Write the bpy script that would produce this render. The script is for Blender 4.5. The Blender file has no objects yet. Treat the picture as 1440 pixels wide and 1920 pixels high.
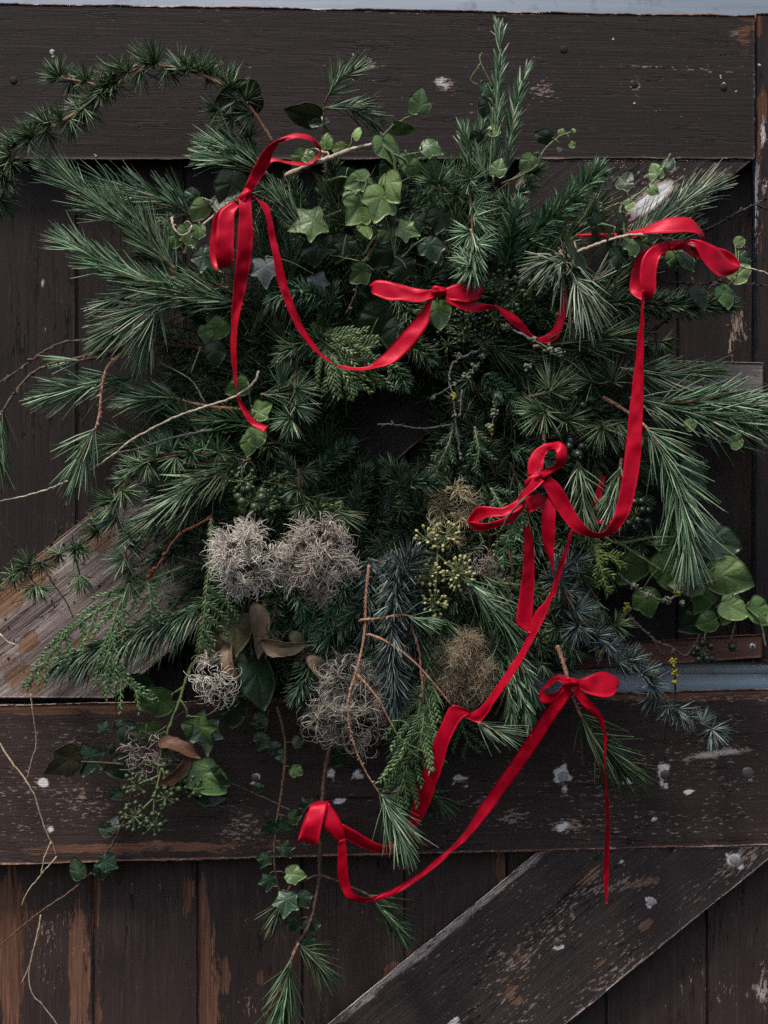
import bpy, math, random
import numpy as np
from mathutils import Matrix, Vector

# ------------------------------------------------------------------ camera, sky, sun, exposure
sc = bpy.context.scene
S = 0.00065            # metres per photograph pixel on the door's face
CAM_D = 1.75           # camera distance from the door's face
Z0 = 1.35              # height of the optical axis above ground
cam = bpy.data.cameras.new("camera")
cam_o = bpy.data.objects.new("camera", cam)
sc.collection.objects.link(cam_o)
cam_o.location = (0, -CAM_D, Z0)
cam_o.rotation_euler = (math.radians(90), 0, 0)
cam.sensor_fit = 'VERTICAL'
cam.sensor_height = 36
cam.lens = 36 * CAM_D / (1920 * S)
cam.clip_end = 100
sc.camera = cam_o

SUN_AZ, SUN_EL = math.radians(-142), math.radians(66)     # front left of the door, high
w = bpy.data.worlds.new("World")
sc.world = w
w.use_nodes = True
nt = w.node_tree
sky = nt.nodes.new('ShaderNodeTexSky')
sky.sky_type = 'NISHITA'
sky.sun_disc = False
sky.sun_elevation = SUN_EL
sky.sun_rotation = SUN_AZ
sky.air_density = 1.0
sky.dust_density = 4.0
sky.ozone_density = 0.3
bg = nt.nodes['Background']
bg.inputs['Strength'].default_value = 0.07
nt.links.new(sky.outputs[0], bg.inputs[0])
sun = bpy.data.lights.new("sun", 'SUN')
sun.energy = 1.5
sun.angle = math.radians(10)
sun.color = (1.0, 0.94, 0.86)
sun_o = bpy.data.objects.new("sun", sun)
sc.collection.objects.link(sun_o)
sd = Vector((math.sin(SUN_AZ) * math.cos(SUN_EL), math.cos(SUN_AZ) * math.cos(SUN_EL), math.sin(SUN_EL)))
sun_o.rotation_euler = sd.to_track_quat('Z', 'Y').to_euler()
sun_o.location = sd * 4
sc.view_settings.view_transform = 'Standard'
sc.view_settings.look = 'None'
sc.view_settings.exposure = 1.08
sc.view_settings.gamma = 1.0
sc.cycles.max_bounces = 6
sc.cycles.use_denoising = False

rng = np.random.default_rng(7)
random.seed(7)
COL = sc.collection

# ------------------------------------------------------------------ coordinates
def P(x, y, d):
    """point d cm in front of the door's face that lies behind photograph pixel (x, y)"""
    d = np.asarray(d, float) * 0.01
    k = (CAM_D - d) / CAM_D
    x = (np.asarray(x, float) - 720) * S * k
    z = (960 - np.asarray(y, float)) * S * k + Z0
    return np.stack(np.broadcast_arrays(x, -d, z), -1)

def pts(s):
    if isinstance(s, str):
        s = [tuple(float(v) for v in q.split(',')) for q in s.split()]
    a = np.array(s, float)
    return P(a[:, 0], a[:, 1], a[:, 2])

def catmull(C, n):
    """n points evenly spaced by parameter on a Catmull-Rom curve through the rows of C (any width)"""
    C = np.asarray(C, float)
    if len(C) == 2:
        t = np.linspace(0, 1, n)[:, None]
        return C[0] * (1 - t) + C[1] * t
    E = np.vstack([2 * C[0] - C[1], C, 2 * C[-1] - C[-2]])
    u = np.linspace(0, len(C) - 1 - 1e-9, n)
    i = u.astype(int)
    t = (u - i)[:, None]
    a, b, c, d = E[i], E[i + 1], E[i + 2], E[i + 3]
    return 0.5 * (2 * b + (c - a) * t + (2 * a - 5 * b + 4 * c - d) * t ** 2 + (3 * b - a - 3 * c + d) * t ** 3)

def resample(C, step):
    A = catmull(C, 24 * len(C))
    seg = np.linalg.norm(np.diff(A, axis=0), axis=1)
    L = np.concatenate([[0], np.cumsum(seg)])
    n = max(3, int(L[-1] / step) + 1)
    q = np.linspace(0, L[-1], n)
    return np.stack([np.interp(q, L, A[:, k]) for k in range(A.shape[1])], -1), L[-1]

def norm(v):
    return v / np.maximum(np.linalg.norm(v, axis=-1, keepdims=True), 1e-9)

# ------------------------------------------------------------------ mesh collecting
class MB:
    def __init__(self):
        self.v, self.q, self.t, self.a, self.n = [], [], [], [], 0
    def add(self, V, quads=None, tris=None, a=None):
        V = np.asarray(V, float).reshape(-1, 3)
        if quads is not None and len(quads): self.q.append(np.asarray(quads, np.int64).reshape(-1, 4) + self.n)
        if tris is not None and len(tris): self.t.append(np.asarray(tris, np.int64).reshape(-1, 3) + self.n)
        self.v.append(V)
        self.a.append(np.zeros(len(V)) if a is None else np.broadcast_to(np.asarray(a, float), (len(V),)))
        self.n += len(V)
    def mesh(self, name, mat, origin=(0, 0, 0), smooth=True):
        V = np.concatenate(self.v) - np.asarray(origin, float)
        q = np.concatenate(self.q) if self.q else np.zeros((0, 4), np.int64)
        t = np.concatenate(self.t) if self.t else np.zeros((0, 3), np.int64)
        me = bpy.data.meshes.new(name)
        me.vertices.add(len(V)); me.vertices.foreach_set('co', V.astype(np.float32).ravel())
        loops = np.concatenate([q.ravel(), t.ravel()])
        tot = np.concatenate([np.full(len(q), 4), np.full(len(t), 3)])
        me.loops.add(len(loops)); me.loops.foreach_set('vertex_index', loops.astype(np.int32))
        me.polygons.add(len(tot))
        me.polygons.foreach_set('loop_start', np.concatenate([[0], np.cumsum(tot)[:-1]]).astype(np.int32))
        me.polygons.foreach_set('loop_total', tot.astype(np.int32))
        at = me.attributes.new('rnd', 'FLOAT', 'POINT')
        at.data.foreach_set('value', np.concatenate(self.a).astype(np.float32))
        if smooth: me.polygons.foreach_set('use_smooth', np.ones(len(tot), bool))
        me.update(calc_edges=True)
        me.materials.append(mat)
        return me
    def obj(self, name, mat, parent=None, origin=(0, 0, 0), smooth=True):
        o = bpy.data.objects.new(name, self.mesh(name, mat, origin, smooth))
        COL.objects.link(o)
        if parent is not None: o.parent = parent
        else: o.location = origin
        return o

def tag(o, label=None, cat=None, group=None, kind=None):
    for k, v in (('label', label), ('category', cat), ('group', group), ('kind', kind)):
        if v: o[k] = v
    return o

def thing(name, label, cat, at, group=None):
    o = bpy.data.objects.new(name, None)
    o.empty_display_size = 0.01
    COL.objects.link(o)
    o.location = tuple(at)
    return tag(o, label, cat, group)

def put(name, me, M, parent=None, origin=(0, 0, 0)):
    o = bpy.data.objects.new(name, me)
    COL.objects.link(o)
    M = np.array(M, float)
    M[:3, 3] -= np.asarray(origin, float)
    o.matrix_basis = Matrix(M.tolist())
    if parent is not None: o.parent = parent
    return o

def tube(mb, C, R, sides=6, a=None, cap=True):
    C = np.asarray(C, float); n = len(C)
    R = np.broadcast_to(np.asarray(R, float), (n,))
    T = norm(np.gradient(C, axis=0))
    U = np.zeros_like(C)
    u = np.cross(T[0], (0.31, 0.87, 0.4)); u /= np.linalg.norm(u)
    for i in range(n):
        u = u - T[i] * np.dot(u, T[i]); u /= max(np.linalg.norm(u), 1e-9)
        U[i] = u
    W = np.cross(T, U)
    th = np.arange(sides) * 2 * math.pi / sides
    V = C[:, None] + R[:, None, None] * (np.cos(th)[None, :, None] * U[:, None] + np.sin(th)[None, :, None] * W[:, None])
    V = V.reshape(-1, 3)
    i, j = np.meshgrid(np.arange(n - 1), np.arange(sides), indexing='ij')
    j2 = (j + 1) % sides
    q = np.stack([i * sides + j, i * sides + j2, (i + 1) * sides + j2, (i + 1) * sides + j], -1).reshape(-1, 4)
    tr = None
    if cap:
        V = np.vstack([V, C[0], C[-1]])
        k = np.arange(sides); k2 = (k + 1) % sides
        e = (n - 1) * sides
        tr = np.vstack([np.stack([k2, k, np.full(sides, n * sides)], -1), np.stack([e + k, e + k2, np.full(sides, n * sides + 1)], -1)])
    mb.add(V, q, tr, rng.random() if a is None else a)

def needles(mb, B, D, L, R, bend=None, prof=(0.75, 1.0, 0.2), sides=3, flat=None, a=None):
    """many thin tapered bodies at once: bases B, unit directions D, lengths L, radii R; bend = sideways shift at the tip"""
    N = len(B)
    if N == 0: return
    D = norm(D)
    L = np.broadcast_to(L, (N,)); R = np.broadcast_to(R, (N,))
    U = norm(np.cross(D, rng.normal(size=(N, 3))))
    if flat is not None: U = norm(np.cross(D, np.broadcast_to(flat, (N, 3))) + 1e-6)
    W = np.cross(D, U)
    m = len(prof)
    th = np.arange(sides) * 2 * math.pi / sides
    fl = 1.0 if flat is None else 0.45
    rings = []
    for k, p in enumerate(prof):
        t = k / (m - 1)
        c = B + D * (L * t)[:, None]
        if bend is not None: c = c + bend * (L * t * t)[:, None]
        r = (R * p)[:, None, None]
        rings.append(c[:, None] + r * (np.cos(th)[None, :, None] * U[:, None] + fl * np.sin(th)[None, :, None] * W[:, None]))
    V = np.stack(rings, 1).reshape(-1, 3)                   # N, m, sides
    base = (np.arange(N) * m * sides)[:, None, None]
    i, j = np.meshgrid(np.arange(m - 1), np.arange(sides), indexing='ij')
    j2 = (j + 1) % sides
    q = np.stack([i * sides + j, i * sides + j2, (i + 1) * sides + j2, (i + 1) * sides + j], -1).reshape(1, -1, 4)
    av = rng.random(N) if a is None else np.broadcast_to(a, (N,))
    A_ = np.repeat(av[:, None], m, 1)
    if a is None and N > 40:                       # some needles have a browned tip
        k_ = rng.random(N) < .07; A_[k_, -1] = 0.0; A_[k_, -2] = np.where(rng.random(k_.sum()) < .4, 0.0, A_[k_, -2])
    mb.add(V, (q + base).reshape(-1, 4), None, np.repeat(A_.ravel(), sides))

# ------------------------------------------------------------------ materials
def new_mat(name):
    m = bpy.data.materials.new(name); m.use_nodes = True
    n = m.node_tree.nodes; l = m.node_tree.links
    return m, n, l, n['Principled BSDF']

def nd(n, kind, **kw):
    x = n.new('ShaderNode' + kind)
    for k, v in kw.items(): setattr(x, k, v)
    return x

def ramp(n, l, fac, stops):
    r = nd(n, 'ValToRGB')
    e = r.color_ramp.elements
    while len(e) < len(stops): e.new(0.5)
    for x, (p, c) in zip(e, stops):
        x.position = p; x.color = (c[0], c[1], c[2], 1)
    l.new(fac, r.inputs[0])
    return r.outputs[0]

def math_(n, l, op, a, b=None, c=None, clamp=False):
    x = nd(n, 'Math', operation=op, use_clamp=clamp)
    for k, v in enumerate((a, b, c)):
        if v is None: continue
        if isinstance(v, (int, float)): x.inputs[k].default_value = v
        else: l.new(v, x.inputs[k])
    return x.outputs[0]

def mixc(n, l, f, a, b):
    x = nd(n, 'Mix', data_type='RGBA')
    for k, v in ((0, f), (6, a), (7, b)):
        if isinstance(v, (int, float)): x.inputs[k].default_value = v
        elif isinstance(v, tuple): x.inputs[k].default_value = (*v, 1)
        else: l.new(v, x.inputs[k])
    return x.outputs[2]

def noise(n, l, vec, scale, detail=4, rough=0.6, w=None):
    x = nd(n, 'TexNoise', noise_dimensions='4D' if w is not None else '3D')
    l.new(vec, x.inputs['Vector'])
    if w is not None: l.new(w, x.inputs['W'])
    x.inputs['Scale'].default_value = scale
    x.inputs['Detail'].default_value = detail
    x.inputs['Roughness'].default_value = rough
    return x.outputs['Fac']

def bump(n, l, h, bsdf, strength, dist):
    b = nd(n, 'Bump')
    b.inputs['Strength'].default_value = strength
    b.inputs['Distance'].default_value = dist
    l.new(h, b.inputs['Height']); l.new(b.outputs[0], bsdf.inputs['Normal'])

def needle_mat(name, dark, mid, light, rough=0.38, spec=0.45):
    m, n, l, b = new_mat(name)
    at = nd(n, 'Attribute', attribute_name='rnd')
    c = ramp(n, l, at.outputs['Fac'], [(0.0, (0.10, 0.06, 0.03)), (0.018, (0.10, 0.06, 0.03)), (0.03, dark), (0.5, mid), (0.72, tuple(m_ * .75 + l_ * .3 for m_, l_ in zip(mid, light))), (1.0, tuple(v * 1.25 for v in light))])
    oi = nd(n, 'ObjectInfo')
    hs = nd(n, 'HueSaturation')
    l.new(c, hs.inputs['Color'])
    l.new(math_(n, l, 'MULTIPLY_ADD', oi.outputs['Random'], 0.5, 0.75), hs.inputs['Value'])
    l.new(math_(n, l, 'MULTIPLY_ADD', oi.outputs['Random'], 0.03, 0.485), hs.inputs['Hue'])
    l.new(hs.outputs[0], b.inputs['Base Color'])
    b.inputs['Roughness'].default_value = rough
    b.inputs['Specular IOR Level'].default_value = spec
    return m

def bark_mat(name, c1, c2, scale=300):
    m, n, l, b = new_mat(name)
    tc = nd(n, 'TexCoord')
    f = noise(n, l, tc.outputs['Object'], scale, 3)
    l.new(ramp(n, l, f, [(0.35, c1), (0.65, c2)]), b.inputs['Base Color'])
    b.inputs['Roughness'].default_value = 0.75
    bump(n, l, f, b, 0.8, 0.0006)
    return m

def flat_mat(name, c, rough=0.6, spec=0.4, metal=0.0):
    m, n, l, b = new_mat(name)
    tc = nd(n, 'TexCoord')
    f = noise(n, l, tc.outputs['Object'], 180, 3)
    l.new(mixc(n, l, f, tuple(x * 0.7 for x in c), tuple(min(1, x * 1.25) for x in c)), b.inputs['Base Color'])
    b.inputs['Roughness'].default_value = rough
    b.inputs['Specular IOR Level'].default_value = spec
    b.inputs['Metallic'].default_value = metal
    return m

M = {}
M['pine'] = needle_mat('pine needle', (0.033, 0.08, 0.032), (0.12, 0.215, 0.112), (0.35, 0.46, 0.31))
M['pine_dark'] = needle_mat('dark pine needle', (0.018, 0.045, 0.016), (0.052, 0.102, 0.042), (0.135, 0.205, 0.105))  # darker pine; shade of the inner filling is partly put into this colour
M['pine_pale'] = needle_mat('pale pine needle', (0.075, 0.124, 0.075), (0.190, 0.252, 0.174), (0.373, 0.420, 0.323))
M['cedar'] = needle_mat('cedar needle', (0.027, 0.062, 0.025), (0.079, 0.145, 0.067), (0.215, 0.280, 0.160))
M['blue'] = needle_mat('blue cedar needle', (0.03, 0.052, 0.045), (0.085, 0.125, 0.115), (0.22, 0.28, 0.27))
M['fir'] = needle_mat('fir needle', (0.018, 0.05, 0.022), (0.058, 0.122, 0.06), (0.185, 0.275, 0.165), 0.3)
M['spruce'] = needle_mat('spruce needle', (0.021, 0.052, 0.022), (0.062, 0.120, 0.058), (0.154, 0.225, 0.132), 0.34)
M['rosemary'] = needle_mat('rosemary leaf', (0.045, 0.10, 0.042), (0.125, 0.215, 0.115), (0.36, 0.46, 0.32))
M['thuja'] = needle_mat('thuja scale', (0.032, 0.065, 0.024), (0.066, 0.12, 0.046), (0.14, 0.21, 0.085))
M['thuja_dark'] = needle_mat('dark thuja scale', (0.022, 0.045, 0.020), (0.042, 0.076, 0.036), (0.077, 0.117, 0.057))
M['thuja_lime'] = needle_mat('lime thuja scale', (0.051, 0.102, 0.017), (0.093, 0.162, 0.030), (0.170, 0.246, 0.060))
M['fluff'] = needle_mat('seed plume', (0.17, 0.14, 0.11), (0.58, 0.53, 0.455), (0.92, 0.88, 0.81), 0.5, 0.35)
M['fluff_dull'] = needle_mat('dull seed plume', (0.14, 0.11, 0.085), (0.46, 0.395, 0.335), (0.84, 0.77, 0.69), 0.5, 0.35)
M['fluff_olive'] = needle_mat('olive seed plume', (0.15, 0.115, 0.06), (0.40, 0.33, 0.205), (0.68, 0.59, 0.41), 0.6, 0.25)
M['fluff_grey'] = needle_mat('grey seed plume', (0.12, 0.11, 0.085), (0.38, 0.35, 0.285), (0.84, 0.79, 0.69), 0.5, 0.35)
M['bark'] = bark_mat('brown twig bark', (0.05, 0.028, 0.018), (0.15, 0.085, 0.055))
M['bark_dark'] = bark_mat('dark twig bark', (0.014, 0.011, 0.011), (0.05, 0.038, 0.035))
M['bark_orange'] = bark_mat('orange twig bark', (0.16, 0.07, 0.042), (0.52, 0.28, 0.18))
M['bark_red'] = bark_mat('red twig bark', (0.11, 0.022, 0.013), (0.25, 0.07, 0.035))
M['bark_tan'] = bark_mat('tan vine bark', (0.24, 0.185, 0.135), (0.62, 0.52, 0.41))
M['bark_grey'] = bark_mat('grey lichen bark', (0.05, 0.045, 0.04), (0.2, 0.19, 0.17))
M['green_stem'] = bark_mat('green stem', (0.08, 0.12, 0.04), (0.2, 0.25, 0.11))
M['straw'] = bark_mat('dry straw', (0.34, 0.24, 0.15), (0.62, 0.48, 0.34))
M['berry'] = flat_mat('unripe ivy berry', (0.045, 0.07, 0.028), 0.4, 0.5)
M['berry_dark'] = flat_mat('dark ivy berry', (0.018, 0.03, 0.016), 0.35, 0.5)
M['bud'] = flat_mat('pale bud', (0.45, 0.45, 0.2), 0.5)
M['lichen'] = flat_mat('yellow lichen', (0.32, 0.27, 0.04), 0.9, 0.1)
M['lichen_grey'] = flat_mat('grey green lichen', (0.2, 0.23, 0.15), 0.9, 0.1)
M['white_paint'] = flat_mat('white filler paint', (0.42, 0.40, 0.39), 0.6)
M['screw'] = flat_mat('old screw metal', (0.16, 0.15, 0.145), 0.45, 0.5, 0.6)
M['screw_bright'] = flat_mat('zinc screw', (0.5, 0.5, 0.5), 0.35, 0.5, 0.8)

def leaf_mat(name, c1, c2, vein, rough=0.33):
    m, n, l, b = new_mat(name)
    tc = nd(n, 'TexCoord'); oi = nd(n, 'ObjectInfo')
    f = noise(n, l, tc.outputs['Object'], 3.5, 5, 0.65, math_(n, l, 'MULTIPLY', oi.outputs['Random'], 40.0))
    c = ramp(n, l, f, [(0.3, c1), (0.7, c2)])
    at = nd(n, 'Attribute', attribute_name='rnd')
    c = mixc(n, l, math_(n, l, 'MULTIPLY', at.outputs['Fac'], 0.6), c, vein)
    hs = nd(n, 'HueSaturation'); l.new(c, hs.inputs['Color'])
    l.new(math_(n, l, 'MULTIPLY_ADD', oi.outputs['Random'], 0.5, 0.75), hs.inputs['Value'])
    l.new(hs.outputs[0], b.inputs['Base Color'])
    b.inputs['Roughness'].default_value = rough
    bump(n, l, noise(n, l, tc.outputs['Object'], 14, 3), b, 0.15, 0.02)
    return m
M['ivy_light'] = leaf_mat('light ivy leaf', (0.125, 0.20, 0.06), (0.20, 0.29, 0.105), (0.28, 0.36, 0.17))
M['ivy'] = leaf_mat('green ivy leaf', (0.06, 0.115, 0.03), (0.10, 0.175, 0.05), (0.16, 0.23, 0.09))
M['ivy_dark'] = leaf_mat('dark ivy leaf', (0.014, 0.032, 0.014), (0.03, 0.055, 0.022), (0.06, 0.085, 0.045))
M['ivy_vein'] = leaf_mat('veined dark ivy leaf', (0.012, 0.036, 0.015), (0.027, 0.062, 0.027), (0.22, 0.28, 0.2))
M['ivy_grey'] = leaf_mat('grey ivy underside', (0.10, 0.125, 0.12), (0.17, 0.2, 0.19), (0.25, 0.28, 0.26), 0.55)
M['dry_tan'] = leaf_mat('dry tan leaf', (0.13, 0.085, 0.05), (0.25, 0.17, 0.10), (0.3, 0.22, 0.13), 0.6)
M['dry_brown'] = leaf_mat('dry brown leaf', (0.08, 0.03, 0.018), (0.17, 0.075, 0.04), (0.2, 0.11, 0.06), 0.6)
M['dry_olive'] = leaf_mat('fading olive leaf', (0.06, 0.055, 0.02), (0.13, 0.11, 0.045), (0.16, 0.14, 0.06), 0.55)

def ribbon_mat():
    m, n, l, b = new_mat('red satin')
    tc = nd(n, 'TexCoord')
    f = noise(n, l, tc.outputs['Object'], 35, 4)
    l.new(mixc(n, l, f, (0.33, 0.001, 0.011), (0.48, 0.0022, 0.019)), b.inputs['Base Color'])
    b.inputs['Roughness'].default_value = 0.38
    b.inputs['Specular IOR Level'].default_value = 0.7
    b.inputs['Specular Tint'].default_value = (1.0, 0.14, 0.24, 1)
    b.inputs['Sheen Weight'].default_value = 0.04
    b.inputs['Sheen Roughness'].default_value = 0.4
    b.inputs['Sheen Tint'].default_value = (1.0, 0.25, 0.3, 1)
    bump(n, l, math_(n, l, 'MULTIPLY_ADD', noise(n, l, tc.outputs['Object'], 2200, 2), 0.25, noise(n, l, tc.outputs['Object'], 120, 3)), b, 0.22, 0.0016)
    return m
M['ribbon'] = ribbon_mat()

def wood_mat(name, paint=(0.0245, 0.0182, 0.017), wood1=(0.03, 0.013, 0.008), wood2=(0.24, 0.11, 0.066), bump_s=0.5):
    """dark painted board; attribute wear = (white chips, bare brown wood, weathered grey wood)"""
    m, n, l, b = new_mat(name)
    tc = nd(n, 'TexCoord'); oi = nd(n, 'ObjectInfo')
    wv = math_(n, l, 'MULTIPLY', oi.outputs['Random'], 60.0)
    def mapped(sx, sy, sz=1.0):
        mp = nd(n, 'Mapping'); mp.inputs['Scale'].default_value = (sx, sy, sz)
        l.new(tc.outputs['Object'], mp.inputs['Vector'])
        return mp.outputs[0]
    fine = noise(n, l, mapped(14, 430), 1.0, 7, 0.75, wv)
    ring = noise(n, l, mapped(4, 130), 1.0, 3, 0.5, wv)
    spk = noise(n, l, mapped(190, 420), 1.0, 3, 0.6, wv)
    crk = noise(n, l, mapped(5, 75), 1.0, 4, 0.55, math_(n, l, 'ADD', wv, 7.3))          # grain lines along x
    broad = noise(n, l, mapped(3, 60), 1.0, 4, 0.6, wv)
    blot = noise(n, l, mapped(9, 16), 1.0, 5, 0.65, wv)
    chip = math_(n, l, 'MULTIPLY_ADD', noise(n, l, mapped(9, 22), 1.0, 3, 0.6, wv), 0.22, math_(n, l, 'MULTIPLY', noise(n, l, mapped(95, 300), 1.0, 8, 0.68, wv), 0.86))
    patch = noise(n, l, mapped(26, 90), 1.0, 9, 0.72, wv)
    at = nd(n, 'Attribute', attribute_name='wear')
    sp = nd(n, 'SeparateXYZ'); l.new(at.outputs['Vector'], sp.inputs[0])
    R, G, B = sp.outputs
    def mask(f, a, lo, hi, g=0.42):
        mr = nd(n, 'MapRange'); mr.inputs['From Min'].default_value = lo; mr.inputs['From Max'].default_value = hi
        l.new(math_(n, l, 'MULTIPLY_ADD', a, g, f), mr.inputs['Value'])
        return mr.outputs[0]
    mR = mask(chip, R, 0.728, 0.742, 0.27)
    mG = mask(math_(n, l, 'MULTIPLY_ADD', fine, 0.3, math_(n, l, 'MULTIPLY', patch, 0.7)), G, 0.715, 0.74)
    mB = mask(patch, B, 0.66, 0.80)
    pc = mixc(n, l, math_(n, l, 'MULTIPLY', blot, 1.0), tuple(c * 0.6 for c in paint), tuple(c * 1.5 for c in paint))
    pc = mixc(n, l, math_(n, l, 'MULTIPLY', math_(n, l, 'SUBTRACT', fine, 0.52, None, True), 2.2, None, True), pc, tuple(c * 3.2 for c in paint))
    # thin scuffs where the paint has rubbed through along the grain, and specks
    sc_ = math_(n, l, 'MULTIPLY', math_(n, l, 'SUBTRACT', math_(n, l, 'MULTIPLY_ADD', fine, 0.62, math_(n, l, 'MULTIPLY', patch, 0.42)), 0.585, None, True), 9.0, None, True)
    pc = mixc(n, l, math_(n, l, 'MULTIPLY', sc_, 0.75), pc, tuple(c * k for c, k in zip(paint, (4.6, 4.0, 3.8))))
    rg = math_(n, l, 'MULTIPLY', math_(n, l, 'SUBTRACT', ring, 0.5, None, True), 4.0, None, True)
    pc = mixc(n, l, math_(n, l, 'MULTIPLY', rg, 0.5), pc, tuple(c * 1.75 for c in paint))
    sk = math_(n, l, 'MULTIPLY', math_(n, l, 'SUBTRACT', spk, 0.70, None, True), 20.0, None, True)
    pc = mixc(n, l, math_(n, l, 'MULTIPLY', sk, 0.7), pc, (0.16, 0.12, 0.105))
    cr = math_(n, l, 'SUBTRACT', 1.0, math_(n, l, 'MULTIPLY', math_(n, l, 'ABSOLUTE', math_(n, l, 'SUBTRACT', crk, 0.5)), 85.0), None, True)
    cr = math_(n, l, 'MULTIPLY', cr, math_(n, l, 'MULTIPLY', math_(n, l, 'SUBTRACT', blot, 0.47, None, True), 9.0, None, True))
    wc = ramp(n, l, math_(n, l, 'MULTIPLY_ADD', fine, 0.6, math_(n, l, 'MULTIPLY', broad, 0.4)), [(0.38, wood1), (0.5, tuple((p + q) / 2 for p, q in zip(wood1, wood2))), (0.60, wood2)])
    gc = ramp(n, l, math_(n, l, 'MULTIPLY_ADD', fine, 0.55, math_(n, l, 'MULTIPLY', broad, 0.45)), [(0.37, (0.035, 0.026, 0.024)), (0.45, (0.19, 0.145, 0.135)), (0.56, (0.46, 0.38, 0.355))])
    c = mixc(n, l, mB, pc, gc)
    c = mixc(n, l, mG, c, wc)
    chipc = mixc(n, l, blot, (0.15, 0.093, 0.075), (0.42, 0.325, 0.285))
    chipc = mixc(n, l, math_(n, l, 'MULTIPLY', math_(n, l, 'SUBTRACT', R, 0.72, None, True), 2.5, None, True), chipc, (0.85, 0.83, 0.81))
    c = mixc(n, l, mR, c, chipc)
    c = mixc(n, l, math_(n, l, 'MULTIPLY', cr, 0.85), c, (0.006, 0.005, 0.005))
    l.new(c, b.inputs['Base Color'])
    b.inputs['Specular IOR Level'].default_value = 0.22
    rr = math_(n, l, 'MULTIPLY_ADD', blot, 0.25, 0.55)
    l.new(math_(n, l, 'MULTIPLY_ADD', mG, 0.2, rr), b.inputs['Roughness'])
    h = math_(n, l, 'MULTIPLY_ADD', fine, 0.9, math_(n, l, 'MULTIPLY', broad, 0.5))
    h = math_(n, l, 'MULTIPLY_ADD', mG, -0.25, h)
    h = math_(n, l, 'MULTIPLY_ADD', mR, -0.3, h)
    h = math_(n, l, 'MULTIPLY_ADD', cr, -1.2, h)
    bump(n, l, h, b, bump_s * 1.4, 0.0016)
    return m
M['door'] = wood_mat('dark door paint')
M['door_lower'] = wood_mat('lightened lower door paint', paint=(0.046, 0.031, 0.0275), wood1=(0.05, 0.021, 0.012), wood2=(0.27, 0.135, 0.088))  # browner paint, also lightened in place of light bounced from the ground
M['brace_lower'] = wood_mat('lightened lower brace paint', paint=(0.042, 0.032, 0.030), wood1=(0.08, 0.035, 0.02), wood2=(0.30, 0.19, 0.135), bump_s=0.9)  # lightened likewise, for light from below that the scene lacks
M['brace'] = wood_mat('weathered brace paint', wood1=(0.08, 0.035, 0.02), wood2=(0.42, 0.25, 0.165), bump_s=1.0)
M['strip_brown'] = wood_mat('brown strip', paint=(0.12, 0.058, 0.043), wood1=(0.05, 0.025, 0.018), wood2=(0.12, 0.06, 0.042))
M['strip_grey'] = wood_mat('grey strip', paint=(0.19, 0.16, 0.15), wood1=(0.08, 0.06, 0.055), wood2=(0.26, 0.22, 0.2))

def wall_mat(c1, c2):
    m, n, l, b = new_mat('pale blue painted board')
    tc = nd(n, 'TexCoord')
    mp = nd(n, 'Mapping'); mp.inputs['Scale'].default_value = (4, 4, 60)
    l.new(tc.outputs['Object'], mp.inputs['Vector'])
    f = noise(n, l, mp.outputs[0], 1.0, 5)
    st = noise(n, l, tc.outputs['Object'], 22.0, 6, 0.7)
    c = mixc(n, l, math_(n, l, 'MULTIPLY', math_(n, l, 'SUBTRACT', st, 0.55, None, True), 5.0, None, True), ramp(n, l, f, [(0.3, c1), (0.7, c2)]), tuple(x * 0.45 for x in c1))
    l.new(c, b.inputs['Base Color'])
    b.inputs['Roughness'].default_value = 0.55
    bump(n, l, f, b, 0.3, 0.002)
    return m
M['wall'] = wall_mat((0.23, 0.275, 0.34), (0.31, 0.36, 0.43))
M['wall_lit'] = wall_mat((0.55, 0.66, 0.74), (0.72, 0.80, 0.86))  # paler copy of the wall; light in the gap put into its colour

# ------------------------------------------------------------------ the door
def vnoise(shape, cells, seed):
    r = np.random.default_rng(seed)
    g = r.random((cells[0] + 2, cells[1] + 2))
    a = np.linspace(0, cells[0], shape[0]); b = np.linspace(0, cells[1], shape[1])
    i = a.astype(int); j = b.astype(int)
    fa = (a - i)[:, None]; fb = (b - j)[None]
    fa = fa * fa * (3 - 2 * fa); fb = fb * fb * (3 - 2 * fb)
    return (g[np.ix_(i, j)] * (1 - fa) * (1 - fb) + g[np.ix_(i + 1, j)] * fa * (1 - fb)
            + g[np.ix_(i, j + 1)] * (1 - fa) * fb + g[np.ix_(i + 1, j + 1)] * fa * fb) - 0.5

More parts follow.
